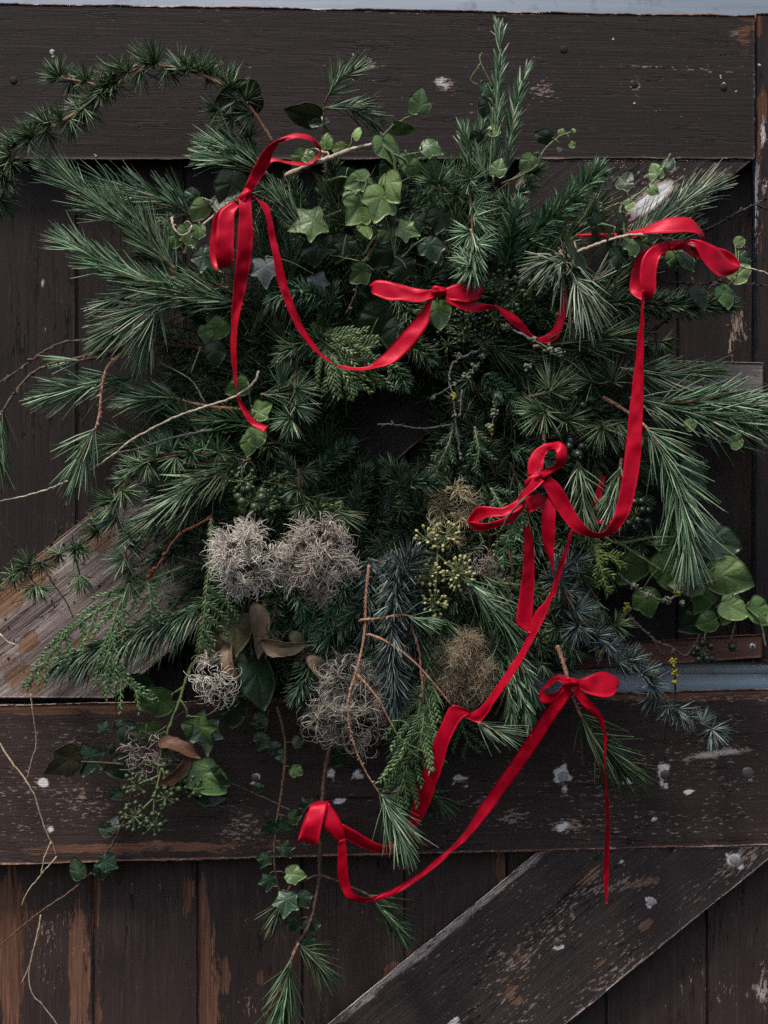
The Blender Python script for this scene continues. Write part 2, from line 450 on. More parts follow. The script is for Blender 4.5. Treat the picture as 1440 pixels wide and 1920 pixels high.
_board_n = [0]
def board(name, parent, origin, quad, d, thick, mat, wear=(), base=(0.1, 0.1, 0.0), groove=0.25, ragged=0.7, step=5.0, edge=0.25, rim_wear=(0, 0, 0)):
    """quad = pixels of (start, v0), (end, v0), (end, v1), (start, v1): the grain runs from start to end"""
    _board_n[0] += 1; seed = 100 + _board_n[0]
    q = np.array(quad, float)
    lu = np.linalg.norm(q[1] - q[0]); lv = np.linalg.norm(q[3] - q[0])
    nu, nv = max(4, int(lu / step)) + 1, max(4, int(lv / step)) + 1
    u = np.linspace(0, 1, nu)[:, None, None]; v = np.linspace(0, 1, nv)[None, :, None]
    px = (q[0] * (1 - u) + q[1] * u) * (1 - v) + (q[3] * (1 - u) + q[2] * u) * v
    vd = (q[3] - q[0]) / lv; ud = (q[1] - q[0]) / lu
    e1 = vnoise((nu, 1), (max(3, int(lu / 40)), 1), seed)[:, 0] * 2 + vnoise((nu, 1), (max(3, int(lu / 9)), 1), seed + 50)[:, 0]
    e2 = vnoise((nu, 1), (max(3, int(lu / 40)), 1), seed + 1)[:, 0] * 2 + vnoise((nu, 1), (max(3, int(lu / 9)), 1), seed + 51)[:, 0]
    px[:, 0] += vd * (ragged * e1)[:, None]; px[:, -1] += vd * (ragged * e2)[:, None]
    h = groove * (0.5 * vnoise((nu, nv), (max(2, int(lu / 160)), max(3, int(lv / 6))), seed + 2)
                  + 0.7 * vnoise((nu, nv), (max(2, int(lu / 300)), max(3, int(lv / 40))), seed + 3))      # mm
    W = np.zeros((nu, nv, 3)) + np.array(base)
    for (ch, cx, cy, rx, ry, ang, amt) in wear:
        a = math.radians(ang)
        dx = px[..., 0] - cx; dy = px[..., 1] - cy
        p = (dx * math.cos(a) + dy * math.sin(a)) / rx; r = (-dx * math.sin(a) + dy * math.cos(a)) / ry
        W[..., ch] += amt * np.exp(-(p * p + r * r) ** 1.5)
    if edge:
        ev = np.minimum(np.arange(nv), np.arange(nv)[::-1])[None, :]
        W[..., 1] += edge * np.exp(-(ev * lv / nv / 5.0) ** 2)
    dd = d + h * 0.1
    F = P(px[..., 0], px[..., 1], dd)
    idx = np.arange(nu * nv).reshape(nu, nv)
    rim = np.concatenate([idx[:, 0], idx[-1, 1:], idx[-2::-1, -1], idx[0, -2:0:-1]])
    rp = px.reshape(-1, 2)[rim]
    cen = rp.mean(0)
    out = np.zeros_like(rp)
    nn = len(rim); tang = np.roll(rp, -1, 0) - np.roll(rp, 1, 0)
    nrm = np.stack([tang[:, 1], -tang[:, 0]], -1); nrm /= np.maximum(np.linalg.norm(nrm, axis=1, keepdims=True), 1e-6)
    if np.mean(np.sum(nrm * (rp - cen), 1)) < 0: nrm = -nrm
    r1 = rp + nrm * 1.6
    A = P(r1[:, 0], r1[:, 1], d - 0.16); B = P(r1[:, 0], r1[:, 1], d - thick)
    V = np.vstack([F.reshape(-1, 3), A, B])
    n0 = nu * nv; k = np.arange(nn); k2 = (k + 1) % nn
    qs = np.stack([idx[:-1, :-1], idx[1:, :-1], idx[1:, 1:], idx[:-1, 1:]], -1).reshape(-1, 4)
    side = np.vstack([np.stack([rim[k], rim[k2], n0 + k2, n0 + k], -1), np.stack([n0 + k, n0 + k2, n0 + nn + k2, n0 + nn + k], -1)])
    mb = MB(); mb.add(V, np.vstack([qs, side]))
    # frame with x along the grain and z out of the door
    p0 = P(*q[0], d); p1 = P(*q[1], d)
    X = norm(p1 - p0); Zv = np.array([0, -1.0, 0]); X = norm(X - Zv * np.dot(X, Zv)); Y = np.cross(Zv, X)
    R = np.stack([X, Y, Zv], 1)
    c = F.reshape(-1, 3).mean(0)
    mb.v = [(V - c) @ R]
    # outward faces
    a, b_, c_ = mb.v[0][qs[0][0]], mb.v[0][qs[0][1]], mb.v[0][qs[0][2]]
    if np.cross(b_ - a, c_ - b_)[2] < 0: mb.q = [x[:, ::-1] for x in mb.q]
    me = mb.mesh(name, mat, smooth=False)
    at = me.attributes.new('wear', 'FLOAT_VECTOR', 'POINT')
    Wf = W.reshape(-1, 3); rimw = Wf[rim].copy(); rimw[:, 1] += edge; rimw += np.array(rim_wear); Wf[rim] += 0.75 * np.array(rim_wear)
    at.data.foreach_set('vector', np.vstack([Wf, rimw, rimw * 0 + np.array(base)]).astype(np.float32).ravel())
    M4 = np.eye(4); M4[:3, :3] = R; M4[:3, 3] = c
    return put(name, me, M4, parent, origin)

def splotch(name, parent, origin, x, y, d, r, mat, seed, n=5, stretch=(1, 1.2)):
    """irregular dabs of old filler, half a millimetre proud"""
    rr = random.Random(seed); mb = MB()
    for k in range(n):
        cx = x + rr.uniform(-0.6, 0.6) * r * stretch[0] * (k > 0); cy = y + rr.uniform(-0.5, 1.0) * r * stretch[1] * (k > 0)
        rad = r * (rr.uniform(0.45, 0.7) if k == 0 else rr.uniform(0.12, 0.4))
        m = 18
        th = np.arange(m) * 2 * math.pi / m
        f = np.array([rr.uniform(0.55, 1.2) for _ in range(m)]); f = 0.5 * f + 0.25 * (np.roll(f, 1) + np.roll(f, -1))
        ex = cx + np.cos(th) * rad * f; ey = cy + np.sin(th) * rad * f
        o = P(ex, ey, d - 0.05); i = P(cx + (ex - cx) * 0.8, cy + (ey - cy) * 0.8, d + 0.022 + 0.004 * k); c = P(cx, cy, d + 0.024 + 0.004 * k)
        j = np.arange(m); j2 = (j + 1) % m
        mb.add(np.vstack([o, i, c[None]]), np.stack([j, j2, m + j2, m + j], -1), np.stack([m + j, m + j2, np.full(m, 2 * m)], -1))
    return mb.obj(name, mat, parent, origin, smooth=False)

def screw(parent, origin, x, y, d, r, mat, cross=True):
    mb = MB(); m = 20; th = np.arange(m) * 2 * math.pi / m
    rings = []
    for rad, dd in ((1.0, -0.05), (1.0, 0.03), (0.8, 0.07)):
        rings.append(P(x + np.cos(th) * r * rad, y + np.sin(th) * r * rad, d + dd))
    j = np.arange(m); j2 = (j + 1) % m
    mb.add(np.vstack(rings + [P(x, y, d + 0.07)[None]]),
           np.vstack([np.stack([a * m + j, a * m + j2, (a + 1) * m + j2, (a + 1) * m + j], -1) for a in (0, 1)]),
           np.stack([2 * m + j, 2 * m + j2, np.full(m, 3 * m)], -1))
    o = mb.obj('screw', mat, parent, origin, smooth=False)
    if cross:
        cb = MB()
        for (hx, hy) in ((0.5, 0.13), (0.13, 0.5)):
            c = P(np.array([x - r * hx, x + r * hx, x + r * hx, x - r * hx]), np.array([y - r * hy, y - r * hy, y + r * hy, y + r * hy]), d + 0.075 + (0.004 if hx < 0.3 else 0))
            cb.add(c, [[0, 1, 2, 3]])
        cb.obj('slot', M['bark_dark'], o, smooth=False).location = (0, 0, 0)
        o.children[0].data.transform(Matrix.Translation(tuple(-np.asarray(origin))))
    return o

# back wall
wb = MB()
def box(mb, x0, x1, y0, y1, d0, d1):
    c = [P(x, y, d) for d in (d0, d1) for (x, y) in ((x0, y0), (x1, y0), (x1, y1), (x0, y1))]
    mb.add(c, [[4, 7, 6, 5], [0, 1, 2, 3], [0, 4, 5, 1], [1, 5, 6, 2], [2, 6, 7, 3], [3, 7, 4, 0]])
box(wb, -500, 1950, -500, 1246, -6, -2.6)
lb = MB(); box(lb, -500, 1950, 1247, 1262.5, -4.2, -2.5); box(lb, -500, 1950, 1264, 1300, -4.2, -2.6); box(lb, -500, 1950, 1301, 2500, -4.2, -2.5)
wall = wb.obj('wall', M['wall'], None, smooth=False)
wall['kind'] = 'structure'
tag(wall, 'pale blue painted wall behind the door', None, None, 'structure')
wall_lit = lb.obj('wall', M['wall_lit'], None, smooth=False)
tag(wall_lit, 'pale blue-grey painted boards seen through the gap between the door halves', None, None, 'structure')

UD = P(720, 660, 0)
upper = thing('stable_door', 'upper half of dark brown stable door with the wreath hung on it', 'door', UD)
upper['kind'] = 'thing'
LD = P(720, 1620, 0)
lower = thing('stable_door', 'lower half of dark brown stable door with chipped paint below the wreath', 'door', LD)
lower['kind'] = 'thing'

# upper planks (vertical)
xs = [-60, 142, 345, 560, 765, 985, 1130, 1270, 1411]
for i in range(len(xs) - 1):
    a, b = xs[i] + 1.6, xs[i + 1] - 1.6
    wear = []
    if i == 0: wear = [(0, 80, 530, 4, 12, 0, 1.0), (0, 82, 620, 3, 9, 0, 0.9), (0, 120, 960, 40, 60, 0, 0.35)]
    if i == 7: wear = [(1, 1375, 600, 22, 30, 0, 0.55), (0, 1385, 610, 25, 40, 0, 0.75), (0, 1370, 660, 8, 30, 0, 0.7), (0, 1385, 740, 10, 14, 0, 0.7), (0, 1395, 450, 6, 60, 0, 0.45)]
    if i == 6: wear = [(0, 1255, 700, 6, 300, 0, 0.25)]
    bt = 1317 if i < 4 else 1240  # left planks lengthened so the gap below them stays dark
    board('plank', upper, UD, [(a, 200), (a, bt), (b, bt), (b, 200)], 0.0 + 0.05 * (i % 3), 2.2, M['door'], wear, base=(0.02, 0.0, 0.0), edge=0.06, ragged=0.5, groove=0.22)
# top rail
board('top_rail', upper, UD, [(-60, 6), (1414.5, 30), (1415, 297), (-60, 298)], 2.6, 2.6, M['door'],
      [(2, 1390, 60, 40, 30, 0, 0.3), (1, 1400, 70, 18, 60, 0, 0.55), (1, 440, 35, 40, 18, 0, 0.35), (0, 830, 155, 22, 16, 30, 0.75), (0, 640, 20, 900, 3, 1, 0.4),
       (0, 1190, 160, 12, 14, 0, 0.5), (0, 1020, 165, 25, 18, 30, 0.45), (0, 800, 125, 500, 3, 0, 0.30), (0, 1150, 120, 300, 3, 4, 0.4), (0, 140, 150, 60, 8, 0, 0.15), (1, 1350, 30, 120, 6, 2, 0.3),
       (0, 1100, 190, 400, 50, 0, 0.12), (1, 1330, 265, 80, 25, 0, 0.2)], base=(0.16, 0.04, 0.0), groove=0.4, ragged=1.2, edge=0.12, rim_wear=(0.35, 0.3, 0.5))
# right stile
board('stile', upper, UD, [(1417.5, 26), (1416.5, 1240), (1520, 1240), (1520, 26)], 2.2, 2.2, M['door'],
      [(1, 1425, 45, 8, 25, 0, 0.9), (1, 1430, 195, 9, 32, 0, 0.9), (0, 1432, 250, 8, 30, 0, 0.7), (1, 1425, 260, 6, 70, 0, 0.4), (0, 1418, 380, 4, 100, 0, 0.8), (0, 1436, 350, 4, 22, 0, 0.7), (0, 1425, 300, 12, 200, 0, 0.3), (1, 1430, 480, 10, 250, 0, 0.3)],
      base=(0.1, 0.05, 0.05), groove=0.5, edge=0.2)
# diagonal brace of the upper door
board('brace', upper, UD, [(-262, 1307), (1005, 301), (1408, 301), (214, 1308)], 2.5, 2.5, M['brace'],
      [(2, 100, 1200, 460, 210, -39, 1.25), (2, 420, 1090, 260, 120, -39, 0.55), (1, 20, 1112, 130, 34, -39, 0.95), (1, 185, 1008, 34, 30, -39, 0.95), (1, 20, 1250, 40, 40, -39, 0.5), (1, 70, 1290, 30, 18, -39, 0.5), (1, 200, 1150, 180, 30, -39, 0.3), (1, 90, 1250, 120, 20, -39, 0.35), (1, 300, 1180, 160, 16, -39, 0.3), (1, 56, 1202, 26, 20, -39, 0.75),
       (2, 1225, 375, 50, 16, -39, 1.0), (0, 1225, 372, 55, 18, -39, 0.95), (2, 980, 352, 16, 26, 0, 1.0), (0, 1150, 380, 220, 90, -39, 0.35), (1, 1330, 340, 40, 10, -39, 0.5), (0, 350, 1230, 200, 20, -39, 0.2)],
      base=(0.1, 0.04, 0.08), groove=1.6, ragged=1.8, edge=0.25, rim_wear=(0.3, 0.3, 0.8))
# worm holes in the weathered wood
wh = MB(); rr = random.Random(5)
for k in range(46):
    t, s = rr.uniform(0, 1), rr.uniform(-1, 1)
    x = -20 + 330 * t; y = 1215 - 262 * t + 95 * s
    if 0 < x < 420 and y < 1290: tube(wh, P(np.array([x, x]), np.array([y, y]), np.array([2.4, 2.60])), rr.uniform(0.0009, 0.0018), 7)
tag(wh.obj('worm_hole', M['bark_dark'], upper, UD), kind='stuff')
# strips screwed to the upper door
board('batten', upper, UD, [(1235, 678), (1430, 680), (1430, 736), (1235, 726)], 3.0, 1.4, M['strip_grey'], [], base=(0.0, 0.1, 0), groove=0.5, edge=0.0)['label'] = 'grey weathered wood strip'
screw(upper, UD, 1391, 707, 3.0, 6.5, M['screw'])
board('batten', upper, UD, [(1040, 1214), (1429, 1190), (1428, 1233), (1040, 1257)], 3.0, 1.8, M['strip_brown'], [], base=(0.0, 0.15, 0), groove=0.4, edge=0.05)['label'] = 'reddish brown wood strip'
screw(upper, UD, 1411, 1213, 3.0, 6.8, M['screw_bright'])
for (x, y) in ((25, 150), (435, 152), (1190, 158), (1357, 163), (1057, 92)):
    screw(upper, UD, x, y, 2.62, 7, M['door'], False)['label'] = 'painted-over screw head'
for k, (x, y, r, n) in enumerate(((97, 97, 9, 4), (1150, 74, 5, 1), (662, 103, 6, 1), (1357, 158, 8, 3), (1351, 143, 5, 2), (433, 152, 6, 2), (660, 143, 7, 4), (1380, 172, 4, 2), (22, 152, 4, 2))):
    splotch('paint_fleck', upper, UD, x, y, 2.62, r, M['white_paint'], k, n)
for k, (x, y) in enumerate(((180, 293), (1190, 194), (1436, 350), (1424, 122))):
    splotch('paint_fleck', upper, UD, x, y, 2.62 if y < 300 else 2.25, 5, M['white_paint'], 30 + k, 2)

# lower planks
xs = [-60, 173, 370, 566, 758, 950, 1137, 1325, 1500]
wr = {0: [(1, 20, 1790, 26, 170, 0, 0.85), (1, 148, 1830, 20, 130, 0, 0.9), (1, 85, 1720, 60, 60, 0, 0.25), (0, 80, 1750, 60, 100, 0, 0.3), (2, 20, 1780, 18, 60, 0, 0.4)],
      1: [(1, 180, 1690, 9, 60, 0, 0.8), (1, 352, 1680, 14, 60, 0, 0.4), (0, 280, 1660, 40, 30, 0, 0.25), (1, 184, 1900, 8, 40, 0, 0.6)],
      2: [(1, 380, 1800, 12, 170, 0, 0.95), (1, 400, 1850, 20, 120, 0, 0.45), (1, 425, 1830, 10, 40, 0, 0.4), (0, 460, 1880, 40, 50, 0, 0.3), (0, 460, 1720, 30, 20, 0, 0.35), (1, 488, 1835, 8, 20, 0, 0.6)],
      4: [(1, 775, 1800, 20, 18, 0, 0.8), (1, 745, 1815, 15, 15, 0, 0.8), (1, 938, 1620, 8, 40, 0, 1.0)], 3: [(1, 735, 1820, 24, 14, -39, 0.7)],
      6: [(0, 1310, 1850, 40, 60, 0, 0.2)], 7: [(0, 1430, 1850, 16, 60, 0, 0.45), (1, 1310, 1850, 8, 20, 0, 0.4), (0, 1380, 1860, 80, 30, 0, 0.3)]}
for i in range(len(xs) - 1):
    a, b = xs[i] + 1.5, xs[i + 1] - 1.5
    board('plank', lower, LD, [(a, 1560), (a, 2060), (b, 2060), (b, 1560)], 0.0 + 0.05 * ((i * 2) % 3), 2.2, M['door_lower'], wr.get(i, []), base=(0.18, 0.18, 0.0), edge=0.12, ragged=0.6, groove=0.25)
# lower top rail
lw = [(1, 250, 1590, 330, 14, -1.2, 0.55), (1, 120, 1330, 360, 12, -1, 0.5), (0, 80, 1500, 170, 60, 0, 0.2), (0, 60, 1370, 120, 30, 0, 0.18), (0, 450, 1560, 40, 40, 0, 0.35), (0, 1200, 1480, 330, 100, 0, 0.14),
      (0, 1350, 1412, 70, 8, -8, 0.55), (1, 1320, 1305, 220, 10, -1, 0.8), (0, 1300, 1310, 200, 8, -1, 0.4), (0, 1060, 1550, 40, 16, 0, 0.4), (0, 960, 1535, 40, 20, 0, 0.4), (0, 1300, 1345, 90, 12, 0, 0.35), (0, 900, 1500, 40, 16, 0, 0.3), (1, 900, 1335, 400, 10, -1, 0.3), (1, 700, 1565, 400, 20, 0, 0.1)]
lw += [(0, 1054, 1452, 12, 13, 0, 1.1), (0, 1045, 1462, 6, 7, 0, 0.8), (0, 1058, 1437, 4, 8, 0, 0.8), (0, 1046, 1446, 9, 6, 0, 0.8), (0, 1066, 1459, 7, 5, 0, 0.8), (0, 1059, 1479, 6, 8, 0, 0.8), (0, 1243, 1450, 9, 11, 0, 1.1), (0, 1247, 1437, 5, 6, 0, 0.8), (0, 1238, 1436, 6, 5, 0, 0.8), (0, 1249, 1473, 5, 7, 0, 0.8), (0, 1240, 1470, 4, 7, 0, 0.8), (0, 1253, 1439, 4, 4, 0, 0.8), (0, 1400, 1445, 7, 6, 0, 1.1), (0, 1409, 1447, 4, 3, 0, 0.8), (0, 1400, 1446, 4, 3, 0, 0.8), (0, 1402, 1457, 4, 4, 0, 0.8), (0, 1407, 1459, 4, 3, 0, 0.8), (0, 1407, 1459, 5, 3, 0, 0.8), (0, 480, 1460, 7, 6, 0, 1.1), (0, 484, 1457, 4, 3, 0, 0.8), (0, 476, 1454, 5, 4, 0, 0.8), (0, 472, 1470, 4, 3, 0, 0.8), (0, 476, 1469, 5, 3, 0, 0.8), (0, 482, 1453, 4, 3, 0, 0.8), (0, 863, 1460, 10, 5, 0, 1.1), (0, 874, 1473, 5, 3, 0, 0.8), (0, 858, 1455, 6, 3, 0, 0.8), (0, 854, 1461, 6, 3, 0, 0.8), (0, 850, 1470, 4, 3, 0, 0.8), (0, 874, 1461, 5, 3, 0, 0.8), (0, 670, 1452, 7, 6, 0, 1.1), (0, 673, 1458, 4, 3, 0, 0.8), (0, 680, 1456, 4, 4, 0, 0.8), (0, 664, 1451, 5, 3, 0, 0.8), (0, 671, 1444, 4, 3, 0, 0.8), (0, 660, 1458, 4, 3, 0, 0.8), (0, 620, 1448, 7, 6, 0, 1.1), (0, 623, 1451, 4, 3, 0, 0.8), (0, 624, 1457, 4, 3, 0, 0.8), (0, 624, 1463, 4, 3, 0, 0.8), (0, 622, 1447, 4, 3, 0, 0.8), (0, 617, 1454, 4, 3, 0, 0.8), (0, 637, 1503, 9, 4, 0, 1.1), (0, 644, 1498, 5, 3, 0, 0.8), (0, 632, 1501, 6, 3, 0, 0.8), (0, 629, 1504, 5, 3, 0, 0.8), (0, 633, 1503, 6, 3, 0, 0.8), (0, 646, 1500, 4, 3, 0, 0.8), (0, 80, 1468, 6, 8, 0, 1.1), (0, 87, 1471, 4, 3, 0, 0.8), (0, 81, 1463, 4, 5, 0, 0.8), (0, 74, 1466, 4, 4, 0, 0.8), (0, 86, 1468, 4, 3, 0, 0.8), (0, 85, 1466, 4, 4, 0, 0.8), (0, 95, 1555, 6, 6, 0, 1.0), (0, 1180, 1462, 7, 2, 0, 1.1), (0, 1178, 1462, 5, 3, 0, 0.8), (0, 1169, 1467, 5, 3, 0, 0.8), (0, 1179, 1467, 5, 3, 0, 0.8), (0, 1185, 1466, 4, 3, 0, 0.8), (0, 1175, 1462, 4, 3, 0, 0.8), (0, 1290, 1483, 6, 2, 0, 1.1), (0, 1291, 1482, 4, 3, 0, 0.8), (0, 1297, 1486, 4, 3, 0, 0.8), (0, 1296, 1485, 4, 3, 0, 0.8), (0, 1285, 1483, 4, 3, 0, 0.8), (0, 1289, 1488, 4, 3, 0, 0.8), (0, 1056, 1550, 6, 3, 0, 1.1), (0, 1052, 1556, 4, 3, 0, 0.8), (0, 1054, 1548, 4, 3, 0, 0.8), (0, 1051, 1555, 4, 3, 0, 0.8), (0, 1061, 1546, 4, 3, 0, 0.8), (0, 1049, 1549, 4, 3, 0, 0.8), (0, 1226, 1536, 6, 4, 0, 1.0)]
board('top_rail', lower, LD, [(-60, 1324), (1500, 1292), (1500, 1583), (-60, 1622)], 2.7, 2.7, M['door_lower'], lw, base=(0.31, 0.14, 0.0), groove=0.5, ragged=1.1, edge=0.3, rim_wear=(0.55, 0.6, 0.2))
# lower brace
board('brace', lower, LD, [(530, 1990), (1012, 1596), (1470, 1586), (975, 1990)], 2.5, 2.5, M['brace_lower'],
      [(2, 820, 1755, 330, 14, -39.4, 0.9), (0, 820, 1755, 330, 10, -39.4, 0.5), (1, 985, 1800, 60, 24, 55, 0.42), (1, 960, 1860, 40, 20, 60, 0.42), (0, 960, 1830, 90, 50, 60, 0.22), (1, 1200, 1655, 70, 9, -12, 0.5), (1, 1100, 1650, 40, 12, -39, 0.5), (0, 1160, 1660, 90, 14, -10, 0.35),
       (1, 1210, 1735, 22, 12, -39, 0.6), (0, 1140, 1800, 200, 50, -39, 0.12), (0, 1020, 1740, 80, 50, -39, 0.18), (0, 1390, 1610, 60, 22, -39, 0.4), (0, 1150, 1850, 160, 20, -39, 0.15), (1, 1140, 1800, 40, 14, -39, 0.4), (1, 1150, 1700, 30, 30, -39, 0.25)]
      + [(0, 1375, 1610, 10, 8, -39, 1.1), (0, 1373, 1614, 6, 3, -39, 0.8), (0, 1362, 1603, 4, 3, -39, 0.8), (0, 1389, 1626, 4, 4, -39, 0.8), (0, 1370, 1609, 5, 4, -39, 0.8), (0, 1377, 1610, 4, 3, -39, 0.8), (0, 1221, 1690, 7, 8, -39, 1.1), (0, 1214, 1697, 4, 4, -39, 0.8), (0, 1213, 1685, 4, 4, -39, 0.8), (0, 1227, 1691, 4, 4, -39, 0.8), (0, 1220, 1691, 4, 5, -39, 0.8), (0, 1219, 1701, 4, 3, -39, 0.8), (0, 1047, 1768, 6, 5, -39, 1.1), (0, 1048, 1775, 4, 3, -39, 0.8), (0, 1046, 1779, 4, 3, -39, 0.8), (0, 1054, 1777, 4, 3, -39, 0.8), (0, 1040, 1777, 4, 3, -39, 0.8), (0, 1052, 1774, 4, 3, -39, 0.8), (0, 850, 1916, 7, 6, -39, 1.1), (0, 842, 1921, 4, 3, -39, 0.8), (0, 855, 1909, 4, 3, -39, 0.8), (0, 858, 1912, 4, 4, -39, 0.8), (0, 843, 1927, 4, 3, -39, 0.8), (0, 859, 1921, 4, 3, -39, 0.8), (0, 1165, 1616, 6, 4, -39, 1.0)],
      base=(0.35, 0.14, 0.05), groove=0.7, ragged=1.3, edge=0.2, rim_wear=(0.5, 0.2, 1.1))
for (x, y, d, r) in ((1056, 1456, 2.75, 10), (1247, 1452, 2.75, 9), (1402, 1450, 2.75, 11), (1376, 1612, 2.6, 8), (1221, 1690, 2.6, 8), (1046, 1767, 2.6, 7), (478, 1459, 2.75, 7)):
    screw(lower, LD, x, y, d, r, M['white_paint'] if r in (8, 10) else M['screw'], False)['label'] = 'painted-over screw head'

# ------------------------------------------------------------------ ribbons
def strip(name, parent, origin, rows):
    """satin band through rows (xa, ya, da, xb, yb, db): its two edges, each with its own distance from the door"""
    r = np.array(rows, float)
    E = np.hstack([P(r[:, 0], r[:, 1], r[:, 2]), P(r[:, 3], r[:, 4], r[:, 5])])
    E, _ = resample(E, 0.004)
    A, B = E[:, :3], E[:, 3:]
    n = len(A); m = 7
    t = np.linspace(0, 1, m)[None, :, None]
    C = A[:, None] * (1 - t) + B[:, None] * t
    T = norm(np.gradient((A + B) / 2, axis=0)); Wd = norm(B - A + 1e-9)
    N = norm(np.cross(T, Wd) + 1e-9)
    for i in range(1, n):
        if np.dot(N[i], N[i - 1]) < 0: N[i] = -N[i]
    curl = (np.linspace(-1, 1, m) ** 2)[None, :, None] * 0.0006
    rp = vnoise((n, m), (max(2, n // 4), 2), 900 + n) * 0.0022 + vnoise((n, m), (max(2, n // 9), 1), 901 + n) * 0.0035
    C = C + N[:, None] * (curl + rp[..., None] * np.minimum(1, np.minimum(np.arange(n), np.arange(n)[::-1]) / 3.0)[:, None, None])
    h = 0.00022
    F = C + N[:, None] * h; K = C - N[:, None] * h
    V = np.vstack([F.reshape(-1, 3), K.reshape(-1, 3)])
    i, j = np.meshgrid(np.arange(n - 1), np.arange(m - 1), indexing='ij')
    a = (i * m + j).ravel(); q1 = np.stack([a, a + m, a + m + 1, a + 1], -1)
    o = n * m
    q2 = q1[:, ::-1] + o
    s = []
    for e in (0, m - 1):
        k = np.arange(n - 1) * m + e
        s.append(np.stack([k, k + o, k + m + o, k + m], -1))
    for e in (0, (n - 1) * m):
        k = np.arange(m - 1) + e
        s.append(np.stack([k, k + 1, k + 1 + o, k + o], -1))
    mb = MB(); mb.add(V, np.vstack([q1, q2] + s))
    ob = mb.obj(name, M['ribbon'], parent, origin)
    return ob

def knot(parent, origin, x, y, d, rx, ry, ang, tilt=0.0):
    """a tight wrap of ribbon: a pinched barrel with pleats"""
    mb = MB(); nu, nv = 26, 20
    u = np.linspace(0, 2 * math.pi, nu, endpoint=False)[:, None]; v = np.linspace(-1, 1, nv)[None]
    rad = (1 - np.abs(v) ** 4) ** 0.5 * (1 + 0.13 * np.cos(3 * u + 2.5 * v) + 0.08 * np.cos(5 * u - 3 * v))
    X = v * rx + 0 * u; Y = np.cos(u) * ry * rad; Zd = np.sin(u) * rad * ry * 0.8
    a = math.radians(ang)
    px = x + X * math.cos(a) - Y * math.sin(a); py = y + X * math.sin(a) + Y * math.cos(a)
    V = P(px, py, d + Zd * S * 100)
    idx = np.arange(nu * nv).reshape(nu, nv); n2 = np.roll(idx, -1, 0)
    q = np.stack([idx[:, :-1], n2[:, :-1], n2[:, 1:], idx[:, 1:]], -1).reshape(-1, 4)
    mb.add(V.reshape(-1, 3), q)
    return mb.obj('knot', M['ribbon'], parent, origin)

def edges(left, right, d):
    """pair two traced edges (pixel strings) into rows; d = list of distances, or (da, db) lists"""
    def rs(s, n):
        a = np.array([[float(v) for v in q.split(',')] for q in s.split()])
        L = np.concatenate([[0], np.cumsum(np.linalg.norm(np.diff(a, axis=0), axis=1))])
        q = np.linspace(0, L[-1], n)
        return np.stack([np.interp(q, L, a[:, 0]), np.interp(q, L, a[:, 1])], -1)
    n = max(len(left.split()), len(right.split())) + 2
    l, r = rs(left, n), rs(right, n)
    da, db = (d if isinstance(d, tuple) else (d, d))
    t = np.linspace(0, 1, n)
    da = np.interp(t, np.linspace(0, 1, len(da)), da); db = np.interp(t, np.linspace(0, 1, len(db)), db)
    return np.column_stack([l, da, r, db])

RB = lambda label, x, y, d: thing('ribbon', label, 'ribbon', P(x, y, d), 'red satin ribbons tied round the wreath')
o = P(460, 368, 15.5)
r1 = RB('red satin bow at the upper left with one straight tail and a swag', 460, 368, 15.5)
knot(r1, o, 460, 367, 15.8, 15, 10, -50)
strip('bow_loop', r1, o, [(453, 362, 15.5, 472, 360, 15.5), (478, 309, 16.3, 503, 312, 15.8), (492, 286, 16.8, 512, 284, 16.2), (517, 264, 17, 524, 268, 16.6), (540, 254, 16.8, 541, 262, 17.3), (558, 249, 16.4, 560, 260, 17.6), (580, 251, 16, 577, 262, 17.2), (595, 262, 15.6, 589, 268, 16.4), (602, 279, 15.2, 597, 280, 15.4),
       (598, 293, 14.6, 597, 287, 14.2), (581, 310, 14.6, 583, 304, 13.8), (562, 312, 14.8, 563, 305, 14), (537, 306, 14.8, 538, 300, 14.1), (513, 301, 14.8, 512, 296, 14.3), (497, 316, 14.8, 486, 310, 14.6), (478, 352, 15, 464, 352, 15)])
strip('bow_loop', r1, o, [(438, 378, 15.5, 448, 386, 15.5), (412, 398, 16, 440, 402, 16), (406, 430, 16.3, 439, 430, 16.3), (404, 470, 16.3, 438, 470, 16.3), (407, 492, 16, 436, 494, 16), (410, 501, 15, 433, 504, 15.2), (402, 502, 14, 428, 503, 14), (396, 492, 13.4, 424, 494, 13.4), (393, 470, 13.2, 424, 470, 13.2), (396, 430, 13.4, 424, 430, 13.6), (405, 400, 14, 430, 402, 14), (440, 374, 15, 446, 380, 15)])
strip('tail', r1, o, [(447, 372, 16, 471, 372, 16), (448, 400, 16.4, 472, 398, 16.2), (446, 440, 16.3, 474, 440, 16.1), (442, 490, 16, 470, 485, 15.6), (438, 528, 15.6, 463, 528, 15.2), (436, 560, 15.2, 456, 560, 15), (433, 600, 14.6, 449, 600, 15), (434, 650, 14.2, 445, 650, 14.8), (439, 700, 13.8, 445, 700, 14.4), (444, 733, 13.7, 446, 733, 14.0),
       (445, 748, 13.7, 448, 740, 14), (452, 768, 14, 458, 760, 14), (467, 792, 14.4, 473, 782, 14.2), (482, 804, 14.7, 490, 795, 14.4), (493, 811, 14.8, 504, 798, 14.6)])
